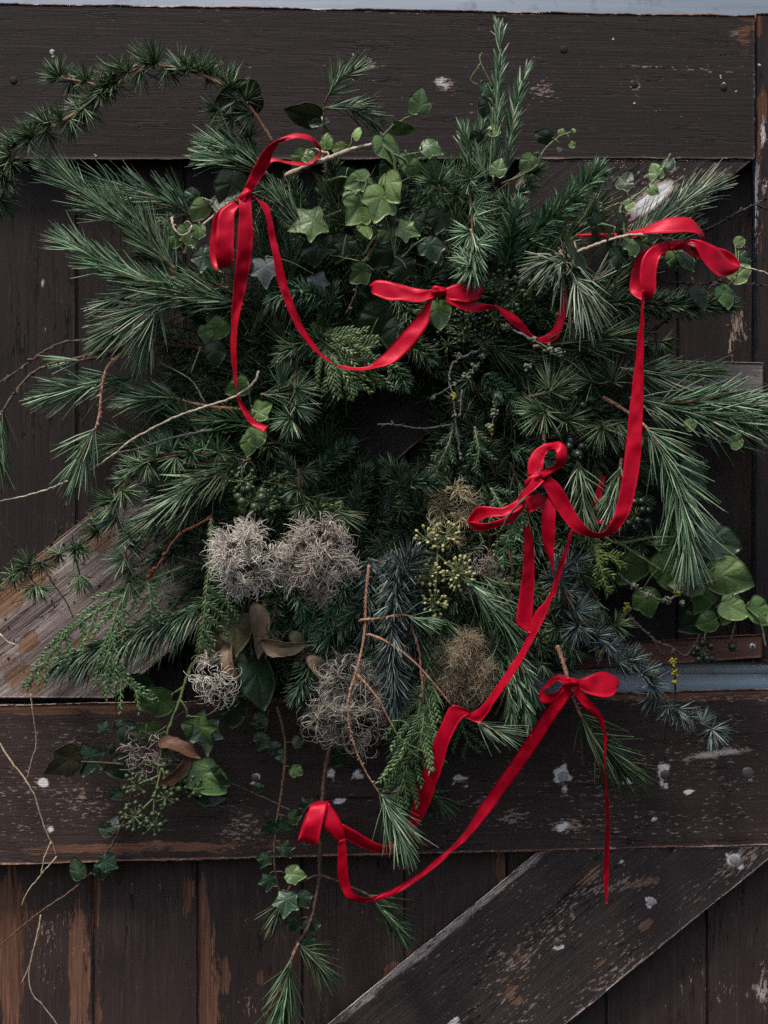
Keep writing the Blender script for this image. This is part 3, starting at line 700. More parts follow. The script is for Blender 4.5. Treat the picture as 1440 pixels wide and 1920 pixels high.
strip('swag', r1, o, [(473, 366, 15.4, 474, 371, 15.4), (487, 385, 15.6, 500, 383, 15.4), (497, 405, 15.7, 508, 402, 15.5), (502, 430, 15.7, 513, 425, 15.5), (510, 472, 15.6, 522, 468, 15.4), (518, 520, 15.5, 533, 515, 15.2), (530, 557, 15.3, 543, 550, 15), (543, 592, 15.1, 557, 588, 14.8), (560, 625, 15, 573, 620, 14.6), (583, 650, 15, 592, 648, 14.6),
       (606, 671, 15, 608, 669, 14.5), (622, 682, 15.1, 623, 678, 14.3), (641, 691, 15.2, 641, 685, 14.2), (662, 696, 15.4, 664, 689, 14.4), (684, 696, 15.6, 682, 690, 14.4), (708, 692, 15.8, 697, 684, 14.4), (736, 682, 15.8, 716, 667, 14.6), (762, 661, 15.6, 738, 643, 14.8), (786, 635, 15.4, 758, 618, 14.9), (803, 608, 15.2, 780, 594, 14.9), (807, 587, 15, 794, 578, 14.9), (810, 567, 15, 803, 561, 14.9), (820, 549, 14.9, 813, 544, 14.9)])

o = P(822, 545, 14.5)
r2 = RB('red satin bow lying flat above the dark hollow of the wreath', 822, 545, 14.5)
knot(r2, o, 823, 545, 14.9, 14, 9, 12)
strip('bow_loop', r2, o, [(815, 541, 14.8, 815, 558, 14.9), (785, 546, 15.3, 788, 566, 15.5), (762, 540, 15.2, 766, 565, 15.6), (742, 532, 14.9, 748, 562, 15.5), (722, 526, 14.6, 730, 562, 15.2), (704, 526, 14.3, 712, 557, 14.8), (694, 535, 14, 699, 549, 14.2), (697, 532, 13, 701, 541, 13), (730, 529, 12.6, 730, 545, 12.4), (780, 540, 13, 780, 555, 13), (815, 545, 14, 815, 555, 14)])
strip('bow_loop', r2, o, [(832, 541, 14.8, 835, 560, 14.9), (850, 534, 14.9, 854, 563, 15.2), (872, 529, 14.7, 876, 566, 15.1), (894, 531, 14.2, 895, 561, 14.5), (907, 543, 13.6, 906, 553, 13.7), (892, 536, 12.8, 892, 550, 12.8), (850, 540, 13.2, 850, 552, 13.2), (825, 545, 14, 825, 553, 14)])
strip('tail', r2, o, edges('838,552 862,560 886,566 906,569 922,571 936,575 950,580 966,589 983,608 992,620 1008,634 1022,628 1033,621 1043,606 1048,582 1052,556 1054,540', '834,564 846,571 858,577 872,583 886,586 902,585 916,581 931,580 947,596 962,610 974,618 990,630 1024,644 1036,640 1046,634 1055,617 1061,593 1063,560 1064,540',
                                 ([14.9, 14.6, 14.2, 13.6, 12.6, 11.6, 11.8, 12, 11.5], [15, 14.8, 14, 13.6, 12.2, 11.6, 12.4, 12.6, 11.5])))

o = P(1268, 460, 15.5)
r3 = RB('red satin bow tied to the pale vine at the upper right, long tail below', 1268, 460, 15.5)
knot(r3, o, 1268, 459, 15.6, 15, 9, -14)
strip('bow_loop', r3, o, [(1083, 439, 13, 1084, 445, 13), (1126, 438, 13.6, 1126, 446, 13.4), (1163, 436, 14.2, 1163, 447, 14.2), (1187, 432, 14.8, 1190, 446, 15), (1203, 426, 15.2, 1206, 440, 15.6), (1228, 415, 15.6, 1230, 439, 16.4), (1256, 408, 15.8, 1258, 437, 16.8), (1284, 407, 15.8, 1283, 435, 16.8), (1303, 415, 15.6, 1298, 437, 16.6), (1316, 430, 15.4, 1310, 443, 16), (1321, 450, 15, 1314, 454, 15), (1304, 462, 14.4, 1300, 452, 14.2), (1275, 462, 14.6, 1275, 452, 14.6)])
strip('bow_loop', r3, o, [(1282, 452, 16, 1280, 462, 15.8), (1300, 449, 16.6, 1298, 456, 16.6), (1320, 453, 16.8, 1313, 478, 17), (1342, 462, 16.6, 1331, 502, 17.2), (1358, 476, 16.2, 1346, 515, 16.9), (1370, 490, 15.8, 1358, 519, 16.3), (1381, 500, 15.2, 1374, 514, 15.6), (1387, 496, 14.8, 1385, 503, 15), (1379, 481, 14.2, 1374, 495, 13.8), (1360, 468, 13.8, 1352, 490, 13.4), (1325, 460, 13.6, 1318, 486, 13.4), (1296, 456, 14, 1297, 480, 14), (1276, 454, 14.8, 1276, 467, 14.8)])
strip('bow_loop', r3, o, [(1258, 454, 15.6, 1256, 470, 15.6), (1224, 462, 16.2, 1238, 479, 16), (1205, 484, 16.6, 1232, 496, 16.4), (1200, 512, 16.8, 1230, 515, 16.6), (1201, 540, 16.8, 1229, 540, 16.6), (1206, 556, 16.4, 1221, 558, 16.2), (1204, 561, 15.4, 1214, 561, 15.4), (1186, 549, 14.6, 1208, 555, 14.6), (1181, 535, 14.2, 1206, 538, 14.2), (1186, 502, 14.2, 1210, 505, 14.4), (1198, 478, 14.4, 1216, 486, 14.6), (1226, 459, 14.8, 1232, 472, 14.8), (1258, 452, 15.2, 1256, 464, 15.2)])
strip('tail', r3, o, [(1204, 543, 17.1, 1207, 543, 17.1), (1204, 575, 16.8, 1208, 575, 17), (1203, 605, 16.4, 1208, 605, 16.8), (1199, 635, 16, 1208, 635, 16.6), (1194, 660, 15.8, 1208, 665, 16.4), (1188, 700, 15.6, 1208, 700, 16.2), (1183, 745, 15.5, 1207, 740, 16), (1178, 790, 15.5, 1205, 784, 16), (1173, 840, 15.6, 1203, 835, 16), (1167, 890, 15.8, 1198, 884, 16), (1160, 930, 16, 1190, 925, 16), (1151, 967, 16.2, 1180, 957, 15.8), (1140, 988, 16.4, 1160, 987, 15.6), (1126, 1000, 16.5, 1132, 1003, 15.4),
       (1108, 996, 16.4, 1109, 1006, 15.4), (1090, 979, 16.2, 1085, 998, 15.6), (1076, 955, 16, 1064, 983, 15.8), (1060, 925, 16, 1042, 952, 15.9), (1046, 905, 16, 1026, 925, 15.9), (1030, 893, 16, 1014, 906, 15.9)])
strip('tail', r3, o, [(1124, 895, 10, 1136, 892, 10), (1116, 925, 10.4, 1127, 930, 10.4), (1103, 955, 11, 1112, 962, 10.6), (1108, 974, 11.6, 1114, 968, 11), (1128, 984, 12.4, 1128, 975, 12), (1150, 980, 13, 1145, 972, 12.6)])

o = P(1000, 905, 16)
r4 = RB('red satin bow right of the hollow with three tails hanging over the blue needles', 1000, 905, 16)
knot(r4, o, 1001, 900, 16.4, 19, 11, -42)
strip('bow_loop', r4, o, [(989, 892, 16, 1014, 892, 16), (990, 866, 15.6, 1019, 872, 15.8), (1000, 846, 15.2, 1021, 856, 15.3), (1018, 834, 15.2, 1028, 845, 15.2), (1034, 829, 15.6, 1036, 841, 16), (1050, 828, 16.2, 1041, 843, 16.9), (1061, 837, 16.6, 1043, 850, 17.4), (1065, 855, 16.8, 1043, 860, 17.4), (1061, 868, 16.7, 1042, 868, 17.1), (1050, 879, 16.5, 1036, 875, 16.6), (1034, 888, 16.3, 1022, 879, 16.2), (1016, 899, 16.2, 1006, 888, 16)])
strip('wrap', r4, o, [(1004, 890, 16.8, 1020, 902, 16.8), (992, 908, 17, 1006, 915, 17), (978, 922, 16.8, 986, 932, 16.9), (970, 936, 16.4, 977, 944, 16.5)])
strip('bow_loop', r4, o, [(984, 926, 16.2, 990, 938, 16.4), (967, 938, 16.2, 974, 956, 16.5), (942, 952, 16, 951, 967, 16.4), (916, 950, 15.6, 924, 969, 15.9), (896, 950, 15.2, 906, 972, 15.2), (884, 962, 14.9, 893, 982, 14.7), (877, 976, 15.2, 884, 990, 14.8), (886, 978, 16, 889, 994, 15.7), (910, 981, 16.4, 911, 996, 16), (940, 974, 16.6, 940, 986, 16.3), (964, 962, 16.5, 964, 979, 16.2), (984, 942, 16.2, 982, 956, 16)])
strip('bow_loop', r4, o, [(984, 933, 15.6, 988, 963, 15.8), (1000, 927, 15.9, 1003, 957, 16), (1014, 926, 15.6, 1016, 952, 15.7), (1024, 930, 14.6, 1024, 950, 14.7), (1010, 925, 13.8, 1010, 945, 13.8)])
strip('tail', r4, o, edges('977,955 983,995 982,1030 981,1061 976,1100 967,1161 968,1171 992,1187', '983,955 995,993 1000,1020 1002,1040 1002,1100 998,1153 998,1168 996,1184', [15.4, 15.2, 14.8, 14.6, 14.6]))
strip('tail', r4, o, edges('1029,925 1016,955 1014,989 1021,1029 1032,1055 1038,1074 1039,1092 1037,1100 1025,1124 997,1156 992,1185 981,1210 960,1242 935,1280 910,1317 893,1332 875,1341', '1040,928 1042,952 1041,989 1039,1029 1039,1063 1040,1085 1041,1094 1039,1105 1034,1127 1021,1161 1008,1185 997,1208 978,1243 954,1280 928,1318 901,1356 871,1344',
      ([15.6, 15.8, 15.4, 15, 14.8, 14.6, 14.4, 14, 13.6, 13, 12.6], [15.6, 16, 15.6, 15, 14.9, 14.8, 14.6, 14.2, 13.8, 13, 12.4])))
strip('tail', r4, o, edges('1070,992 1056,1035 1041,1078 1037,1120', '1076,992 1064,1038 1053,1075 1040,1120', [13.8, 14, 14.2, 14.4]))

o = P(604, 1510, 8.5)
r5 = RB('red ribbon looped round the bottom twig, swagging from the orange twig towards the right', 604, 1510, 8.5)
strip('bow_loop', r5, o, [(600, 1502, 7, 622, 1500, 7), (585, 1506, 8.3, 616, 1503, 8.4), (578, 1520, 9.2, 611, 1520, 9.2), (570, 1547, 9.9, 603, 1548, 9.9), (563, 1570, 9.9, 597, 1578, 9.9), (559, 1577, 9.2, 593, 1585, 9.2), (559, 1574, 8.2, 590, 1581, 8.2), (566, 1550, 7.5, 594, 1550, 7.6), (578, 1520, 7.2, 600, 1520, 7.4), (600, 1506, 7.6, 612, 1508, 7.6)])
strip('wrap', r5, o, [(604, 1508, 8.6, 618, 1506, 8.6), (604, 1532, 9, 633, 1528, 9), (611, 1553, 9.2, 643, 1550, 9.3), (626, 1570, 9.2, 648, 1568, 9.2), (640, 1580, 9, 652, 1572, 9)])
strip('swag', r5, o, edges('642,1545 662,1554 703,1580 732,1590 745,1580 773,1522 776,1499 791,1455 808,1402 823,1367 836,1340 846,1323 858,1321 874,1330', '641,1568 677,1592 715,1601 733,1600 756,1588 798,1525 814,1484 829,1437 843,1388 858,1359 868,1344 875,1334 880,1331 886,1336',
      ([9, 8.6, 8.4, 8.6, 9.2, 10, 11, 12, 12.6, 12.4], [8.6, 8.2, 8, 8.6, 9.2, 10.2, 11.2, 12.2, 12.4, 12])))
strip('tail', r5, o, edges('635,1577 633,1615 635,1653 641,1663 648,1680 664,1687 684,1691 703,1690 744,1677 791,1647 820,1624 849,1598 875,1574 913,1531 960,1467 1004,1406 1033,1360 1058,1323 1075,1300', '648,1572 651,1615 655,1656 659,1668 667,1677 684,1681 697,1682 706,1681 744,1662 791,1634 820,1609 846,1589 872,1557 919,1484 960,1426 992,1377 1019,1338 1043,1303 1058,1280',
      ([9.3, 8.6, 8.2, 8.4, 8.4, 8.4, 8.8, 9.6, 10.6, 11.6, 12.6], [9.3, 8.8, 8.4, 8.2, 8, 7.8, 8.2, 9.2, 10.2, 11.4, 12.6])))

o = P(1072, 1279, 12.8)
r6 = RB('red satin bow with a long thin tail at the lower right, above the white-chipped rail', 1072, 1279, 12.8)
knot(r6, o, 1071, 1279, 13, 14, 9, 12)
strip('bow_loop', r6, o, [(1066, 1272, 12.8, 1062, 1287, 12.8), (1050, 1265, 12.4, 1048, 1276, 12.4), (1036, 1270, 12, 1041, 1279, 12.2), (1021, 1286, 11.6, 1031, 1290, 12), (1014, 1300, 11.8, 1021, 1298, 12.4), (1014, 1313, 12.6, 1022, 1299, 13), (1023, 1320, 13.2, 1030, 1300, 13.6), (1040, 1313, 13.5, 1043, 1297, 13.7), (1058, 1294, 13.4, 1055, 1284, 13.4)])
strip('bow_loop', r6, o, [(1083, 1275, 12.9, 1082, 1287, 12.9), (1094, 1271, 13.3, 1094, 1296, 13.4), (1110, 1264, 13.3, 1112, 1303, 13.8), (1128, 1259, 13, 1132, 1306, 14), (1146, 1263, 12.6, 1150, 1303, 13.6), (1159, 1272, 12, 1160, 1290, 12.6), (1160, 1278, 11.2, 1158, 1292, 11.5), (1145, 1268, 10.8, 1145, 1290, 10.8), (1110, 1272, 11.3, 1110, 1290, 11.3), (1083, 1278, 12, 1083, 1286, 12)])
strip('tail', r6, o, edges('1073,1296 1080,1313 1097,1325 1117,1345 1129,1365 1133,1387 1133,1426 1134,1475 1135,1511 1135,1560 1133,1609 1131,1641 1134,1671 1136,1693', '1082,1284 1097,1303 1117,1323 1129,1340 1135,1360 1137,1389 1137,1438 1140,1487 1142,1520 1143,1550 1141,1600 1140,1634 1140,1671 1139,1693', ([13, 13, 12, 10, 8, 6.6, 6], [13.2, 13.4, 12.4, 10.4, 8, 6.4, 6])))

# ------------------------------------------------------------------ sprigs
SP = {  # needle length px, jitter, radius px, angle deg, jitter, per px, stem px, tip tuft
    'pine':      dict(L=76, j=.16, r=1.4, ang=26, aj=9, dens=1.0, stem=3.2, tip=20, mat='pine', bark='bark_orange'),
    'pine_dark': dict(L=72, j=.2, r=1.35, ang=31, aj=12, dens=.85, stem=3.0, tip=22, mat='pine_dark', bark='bark'),
    'pine_pale': dict(L=72, j=.15, r=1.9, ang=42, aj=14, dens=0.9, stem=3.0, tip=26, mat='pine_pale', bark='bark_orange'),
    'spruce':    dict(L=36, j=.15, r=1.6, ang=52, aj=12, dens=1.7, stem=2.4, tip=14, mat='spruce', bark='bark', sides=4),
    'fir':       dict(L=31, j=.14, r=1.9, ang=56, aj=9, dens=2.1, stem=2.6, tip=14, mat='fir', bark='bark', sides=4),
    'blue':      dict(L=40, j=.15, r=1.45, ang=52, aj=14, dens=1.9, stem=2.5, tip=16, mat='blue', bark='bark'),
    'rosemary':  dict(L=37, j=.2, r=2.0, ang=23, aj=9, dens=0.85, stem=2.0, tip=10, mat='rosemary', bark='green_stem', flat=True),
    'cedar':     dict(L=39, j=.13, r=1.3, ros=21, nros=46, stem=3.2, tip=30, mat='cedar', bark='bark'),
    'arch':      dict(L=42, j=.13, r=1.35, ros=16, nros=44, stem=3.6, tip=30, mat='cedar', bark='bark_orange'),
    'blue_cedar': dict(L=38, j=.13, r=1.35, ros=22, nros=46, stem=3.2, tip=30, mat='blue', bark='bark'),
    'larch_dark': dict(L=38, j=.13, r=1.25, ros=27, nros=40, stem=2.4, tip=26, mat='cedar', bark='bark_dark'),
}
def grow(kind, path, stem_mb, need_mb, start=0.0, k=1.0, stem=None, droop=0.0, end=1.0, ang=None):
    p = dict(SP[kind])
    if ang: p['ang'] = ang
    C, L = resample(path, 0.0045)
    n = len(C)
    sr = (stem or p['stem']) * S
    taper = np.linspace(1.0, 0.42, n)
    if kind.startswith('pine'):                    # winter bud at the tip
        e_ = norm((C[-1] - C[-2])[None]); needles(stem_mb, np.repeat(C[-1:], 3, 0), norm(e_ + rng.normal(size=(3, 3)) * .35), np.array([13, 8, 7]) * S, np.array([3.2, 2.2, 2]) * S, prof=(.7, 1, .8, .2), sides=6)
    if start >= 0.4:                               # rough leaf scars on the bare part
        m_ = int(L / S * start / 4); i_ = (rng.random(m_) * start * (n - 1)).astype(int)
        T_ = np.gradient(C, axis=0)[i_]; d_ = norm(norm(rng.normal(size=(m_, 3))) + .8 * norm(T_))
        needles(stem_mb, C[i_], d_, sr * rng.uniform(1.3, 2.2, m_), sr * .5, prof=(1, .9, .3), sides=4)
    nod = 1 + 0.10 * rng.normal(size=n)
    tube(stem_mb, C, sr * taper * nod, 7)
    T = norm(np.gradient(C, axis=0))
    pl = L / S                                     # path length in pixels
    def at(t):
        f = t * (n - 1); i = np.clip(f.astype(int), 0, n - 2); w_ = (f - i)[:, None]
        return C[i] * (1 - w_) + C[i + 1] * w_, norm(T[i] * (1 - w_) + T[i + 1] * w_)
    if 'ros' in p:
        m = max(2, int(pl * (1 - start) / p['ros']))
        t = np.linspace(start, end, m) + rng.uniform(-.3, .3, m) / m
        t = np.clip(t, 0, 1)
        B, A = at(t)
        az = rng.uniform(0, 2 * math.pi, m)
        side = norm(np.cross(A, rng.normal(size=(m, 3))))
        side[:, 1] -= 0.35; side = norm(side)
        spur = norm(side + 0.35 * A)
        Bs, Ds, Ls, bn = [], [], [], []
        for i in range(m):
            q = int(p['nros'] * rng.uniform(.75, 1.2)); r = rng.normal(size=(q, 3)); r = norm(r)
            d = norm(r + spur[i] * 0.95)
            size = rng.uniform(.78, 1.1)
            Bs.append(np.repeat((B[i] + spur[i] * 5 * S)[None], q, 0) + r * 1.5 * S); Ds.append(d); Ls.append(p['L'] * S * k * size * rng.uniform(1 - p['j'], 1 + p['j'], q) * (0.75 + 0.25 * np.sum(d * spur[i], 1)))
        q = p['tip']; d = norm(norm(rng.normal(size=(q, 3))) * 0.7 + T[-1])
        Bs.append(np.repeat(C[-1:], q, 0)); Ds.append(d); Ls.append(p['L'] * S * k * rng.uniform(.6, 1, q))
        B, D, Ln = np.vstack(Bs), np.vstack(Ds), np.concatenate(Ls)
        N = len(B)
        needles(need_mb, B, D, Ln, p['r'] * S, rng.normal(size=(N, 3)) * 0.05, sides=3)
        return
    N = int(pl * (end - start) * p['dens'])
    t = start + (end - start) * rng.random(N)
    gap_ = np.sin(t * pl / 13 + rng.uniform(0, 6)) + np.sin(t * pl / 29 + rng.uniform(0, 6))       # thin and bare places
    keep = (gap_ > -1.1) | (rng.random(N) < .35); t = t[keep]; N = len(t)
    B, A = at(t)
    R = rng.normal(size=(N, 3)); R = norm(R - A * np.sum(R * A, 1, keepdims=True))
    if kind in ('fir', 'spruce'):                  # parted: few needles point straight back at the door
        R[:, 1] = np.where(R[:, 1] > 0.3, -R[:, 1] * .6, R[:, 1]); R = norm(R - A * np.sum(R * A, 1, keepdims=True))
    ang = np.radians(p['ang'] + (11 if start >= 0.45 else 0) + p['aj'] * rng.normal(size=N)) * (1 - 0.35 * np.clip((t - 0.8) / 0.2, 0, 1))
    D = A * np.cos(ang)[:, None] + R * np.sin(ang)[:, None]
    Ln = p['L'] * S * k * rng.uniform(1 - p['j'], 1 + p['j'], N) * np.clip(0.72 + 1.4 * (1 - t), 0.72, 1) ** (0.6 if kind != 'pine' else 0.2)
    q = p['tip']
    a2 = np.radians(np.abs(rng.normal(0, p['ang'] * 0.55, q))); R2 = rng.normal(size=(q, 3)); R2 = norm(R2 - T[-1] * (R2 @ T[-1])[:, None])
    B = np.vstack([B, np.repeat(C[-1:], q, 0)]); D = np.vstack([D, T[-1] * np.cos(a2)[:, None] + R2 * np.sin(a2)[:, None]])
    Ln = np.concatenate([Ln, p['L'] * S * k * rng.uniform(.65, .95, q)]); A = np.vstack([A, np.repeat(T[-1:], q, 0)])
    N = len(B)
    bend = 0.18 * (A - D) * rng.uniform(0.2, 1.0, N)[:, None] + rng.normal(size=(N, 3)) * 0.045 + np.array([0, 0, -1.0]) * droop * rng.uniform(.5, 1.3, N)[:, None]
    needles(need_mb, B, D, Ln, p['r'] * S * rng.uniform(.85, 1.15, N), bend, sides=p.get('sides', 3) if not p.get('flat') else 4, flat=(0, -1, .3) if p.get('flat') else None, prof=(0.8, 1.0, 0.75, 0.15) if kind in ('rosemary', 'fir', 'spruce') else (0.8, 1.0, 0.3))

NAME = {'pine': 'pine_sprig', 'pine_dark': 'pine_sprig', 'pine_pale': 'pine_sprig', 'spruce': 'spruce_sprig', 'fir': 'fir_sprig', 'blue': 'blue_spruce_sprig', 'rosemary': 'rosemary_sprig', 'cedar': 'cedar_sprig', 'arch': 'cedar_sprig', 'blue_cedar': 'blue_cedar_sprig', 'larch_dark': 'larch_sprig'}
CAT = {'pine_sprig': 'pine sprig', 'spruce_sprig': 'spruce sprig', 'fir_sprig': 'fir sprig', 'blue_spruce_sprig': 'spruce sprig', 'rosemary_sprig': 'rosemary', 'cedar_sprig': 'cedar sprig', 'blue_cedar_sprig': 'cedar sprig', 'larch_sprig': 'larch sprig'}
def sprig(kind, label, *paths, start=0.0, k=1.0, mat=None, bark=None, stem=None, group='evergreen sprigs bound into the wreath', droop=0.0, ang=None):
    """paths: pixel strings base -> tip, or (string, start) for a branch that is bare up to start"""
    sm, nm = MB(), MB()
    o = None
    for q in paths:
        st = start
        if isinstance(q, tuple): q, st = q
        C = pts(q) if not isinstance(q, np.ndarray) else q
        if o is None: o = C[0]
        if st >= 1.0:
            A, L = resample(C, 0.0045); tube(sm, A, (stem or SP[kind]['stem']) * S * np.linspace(1, .5, len(A)) * (1 + .1 * rng.normal(size=len(A))), 7)
        else: grow(kind, C, sm, nm, st, k, stem, droop, ang=ang)
    t = thing(NAME[kind], label, CAT[NAME[kind]], o, group)
    sm.obj('stem', M[bark or SP[kind]['bark']], t, o)
    if nm.n: tag(nm.obj('needles', M[mat or SP[kind]['mat']], t, o), kind='stuff')
    return t

def twig(name, label, cat, mat, *paths, r=2.2, nubs=0, group=None, lichen=()):
    mb = MB(); o = None
    for q in paths:
        rr_ = r
        if isinstance(q, tuple): q, rr_ = q
        C = pts(q)
        if o is None: o = C[0]
        A, L = resample(C, 0.004)
        n = len(A)
        tube(mb, A + rng.normal(size=(n, 3)) * 0.0003, rr_ * S * np.linspace(1, .55, n) * (1 + .13 * rng.normal(size=n)), 7)
        if nubs:
            m = max(1, int(L / S / nubs)); i = rng.integers(1, n - 1, m)
            d = norm(rng.normal(size=(m, 3)) + np.gradient(A, axis=0)[i] / 0.004)
            needles(mb, A[i], d, rng.uniform(4, 9, m) * S, rr_ * 1.1 * S, prof=(0.8, 1.1, 0.5), sides=5)
    t = thing(name, label, cat, o, group)
    mb.obj('stem', M[mat], t, o)
    if lichen:
        for mt, sp in (('lichen', [x for x in lichen if x[3] > 0]), ('lichen_grey', [x for x in lichen if x[3] <= 0])):
            if not sp: continue
            lb = MB()
            for (x, y, d, s) in sp:
                s = abs(s); m = int(6 + s * 2.5)
                c = P(x + rng.normal(0, s * .6, m), y + rng.normal(0, s * .7, m), d + rng.normal(0, .15, m))
                dd = norm(rng.normal(size=(m, 3)) + np.array([0, -.6, 0]))
                needles(lb, c, dd, rng.uniform(2, 5, m) * S, rng.uniform(1.6, 3.6, m) * S, prof=(0.5, 1.1, 0.9, 0.35), sides=5)
            tag(lb.obj('lichen', M[mt], t, o), kind='stuff')
    return t

def frond(label, path, side=60, gap=15, mat='thuja', ang=48, sides='both', up=0.0, leaf=11, wid=2.0, start=0.05, bark=None, group='flat scaly conifer fronds', sub=True, sag=0.0, extra=()):
    """flat spray of scale leaves: a main stem, side branchlets in one plane, small pressed scales along each"""
    sb, mb = MB(), MB(); o = None
    for q in (path,) + tuple(extra):
        C = pts(q)
        if o is None: o = C[0]
        A, L = resample(C, 0.003); n = len(A); T = norm(np.gradient(A, axis=0))
        tube(sb, A, np.linspace(2.2, 1.0, n) * S, 6)
        fn = norm(np.array([0.15 * rng.normal(), -1.0, 0.15 * rng.normal() + up]))
        m = int(L / S * (1 - start) / gap)
        for i in range(m):
            t = start + (1 - start) * (i + .5 * rng.random()) / m
            j = int(t * (n - 1)); a = T[j]
            s = (1 if i % 2 else -1) if sides == 'both' else (1 if sides == 'left' else -1)
            lat = norm(np.cross(a, fn)) * s
            ln = side * S * (math.sin(math.pi * min(1, 0.18 + 0.8 * t) ** 0.8) * 0.75 + 0.25) * rng.uniform(.8, 1.15)
            th = math.radians(ang + 8 * rng.normal())
            d0 = a * math.cos(th) + lat * math.sin(th)
            mm = max(5, int(ln / (3.0 * S)))
            q_ = np.linspace(0, 1, mm)[:, None]
            Bc = A[j] + d0 * ln * q_ + (a * 0.22 + np.array([0, 0, -1.0]) * sag + fn * 0.1 * rng.normal()) * ln * q_ ** 2
            tube(mb, Bc, np.linspace(1.5, .8, mm) * S, 5, a=rng.random())
            bt = norm(np.gradient(Bc, axis=0)); bl = norm(np.cross(bt, fn))
            k = np.arange(mm); sg = np.where(k % 2, 1.0, -1.0)[:, None]
            dl = norm(bt * 0.86 + bl * sg * 0.55 + fn * 0.1 * rng.normal(size=(mm, 1)))
            prof_l = leaf * S * (1.15 - 0.55 * q_[:, 0]) * rng.uniform(.8, 1.2, mm)
            if sub:                                # every few scales a short twiglet of scales
                for kk in range(2, mm - 2, 3):
                    l2 = ln * 0.34 * (1 - kk / mm) + 5 * S; c2 = max(3, int(l2 / (3.2 * S)))
                    tt = np.linspace(0, 1, c2)[:, None]
                    d2 = norm(bt[kk] * .75 + bl[kk] * sg[kk] * .7)
                    B2 = Bc[kk] + d2 * l2 * tt
                    s2 = np.where(np.arange(c2) % 2, 1.0, -1.0)[:, None]
                    lat2 = norm(np.cross(d2, fn))
                    needles(mb, B2, norm(d2 * .9 + lat2 * s2 * .45), leaf * .72 * S * rng.uniform(.8, 1.1, c2), wid * .85 * S, prof=(.6, 1.1, .8, .2), sides=4, flat=fn, a=rng.random())
            needles(mb, Bc, dl, prof_l, wid * S, prof=(0.6, 1.1, 0.85, 0.2), sides=4, flat=fn, a=np.clip(.25 + .6 * q_[:, 0] + .15 * rng.normal(size=mm), 0, 1))
        mm = n; k = np.arange(0, n); fnn = np.repeat(fn[None], n, 0)
        sg = np.where(k % 2, 1.0, -1.0)[:, None]; l_ = norm(np.cross(T, fnn))
        needles(mb, A, norm(T * .88 + l_ * sg * .5), leaf * .9 * S, wid * S, prof=(0.6, 1.1, 0.85, 0.2), sides=4, flat=fn)
    t = thing('thuja_frond', label, 'conifer frond', o, group)
    sb.obj('stem', M[bark or 'green_stem'], t, o)
    tag(mb.obj('scale_leaves', M[mat], t, o), kind='stuff')
    return t

# ------------------------------------------------------------------ leaves
def leaf_mesh(name, mat, ctrl, cy, lobes, curl=0.12, fold=0.1, wav=0.03, seed=0, roll=0.0):
    """unit-long leaf: base at the origin, tip at +y, face +z"""
    r_ = np.random.default_rng(seed)
    m, rings = 72, 6
    th = np.radians(np.arange(m) * 5.0)
    a = np.degrees(np.abs((th + math.pi) % (2 * math.pi) - math.pi))
    out = np.interp(a, [c[0] for c in ctrl], [c[1] for c in ctrl])
    out = out * (1 + 0.05 * np.interp(np.arange(m), np.linspace(0, m, 15), np.append(r_.normal(size=14), 0)))
    rr_ = np.array([.1, .28, .48, .68, .86, 1.0])
    X = np.sin(th)[None] * out[None] * rr_[:, None]; Y = cy + np.cos(th)[None] * out[None] * rr_[:, None]
    vein = np.zeros((rings, m)); rdg = np.zeros((rings, m))
    for lb in lobes:
        dlt = np.abs((np.degrees(th) - lb + 180) % 360 - 180)
        vein += (dlt < 1)[None] * (1.0 - 0.7 * rr_[:, None])
        rdg = np.maximum(rdg, np.exp(-(dlt / 9.0) ** 2)[None] * rr_[:, None] * 1.0)
    vein = np.clip(vein, 0, 1)
    ph = r_.uniform(0, 6, 3)
    Zf = lambda X, Y, g: -curl * ((Y - .35) ** 2 + X ** 2) + fold * np.abs(X) - 0.035 * g + wav * (np.sin(7 * X + ph[0]) * np.cos(6 * Y + ph[1])) - roll * X ** 2 * 2
    V = np.stack([X, Y, Zf(X, Y, rdg)], -1).reshape(-1, 3)
    c = np.array([[0, cy, Zf(0.0, cy, 0.0)]])
    t = 0.010
    top = np.vstack([V, c]); bot = top - np.array([0, 0, t])
    i, j = np.meshgrid(np.arange(rings - 1), np.arange(m), indexing='ij'); j2 = (j + 1) % m
    q = np.stack([i * m + j, (i + 1) * m + j, (i + 1) * m + j2, i * m + j2], -1).reshape(-1, 4)
    k = np.arange(m); k2 = (k + 1) % m; ci = rings * m; o = len(top)
    tr = np.stack([k, k2, np.full(m, ci)], -1)[:, ::-1]
    e = (rings - 1) * m
    rim = np.stack([e + k, e + k2, o + e + k2, o + e + k], -1)[:, ::-1]
    mb = MB()
    av = np.concatenate([vein.ravel(), [0.3]])
    mb.add(np.vstack([top, bot]), np.vstack([q[:, ::-1], q + o, rim]), np.vstack([tr, tr[:, ::-1] + o]), np.concatenate([av, av * .5]))
    me = mb.mesh(name, mat)
    return me
LOBED = [(0, .74), (20, .5), (38, .42), (58, .60), (78, .40), (100, .36), (125, .47), (150, .33), (180, .22)]
LOBE3 = [(0, .72), (20, .55), (40, .46), (62, .56), (90, .44), (120, .40), (150, .36), (180, .25)]
OVATE = [(0, .70), (14, .60), (30, .52), (55, .45), (90, .42), (120, .42), (150, .38), (180, .30)]
DRY = [(0, .6), (15, .46), (35, .28), (60, .22), (90, .2), (120, .22), (150, .3), (180, .42)]
SMALL = [(0, .6), (25, .52), (60, .48), (100, .46), (140, .42), (180, .26)]
V5 = (0, 60, 300, 125, 235); V3 = (0, 60, 300)
_lm = {}
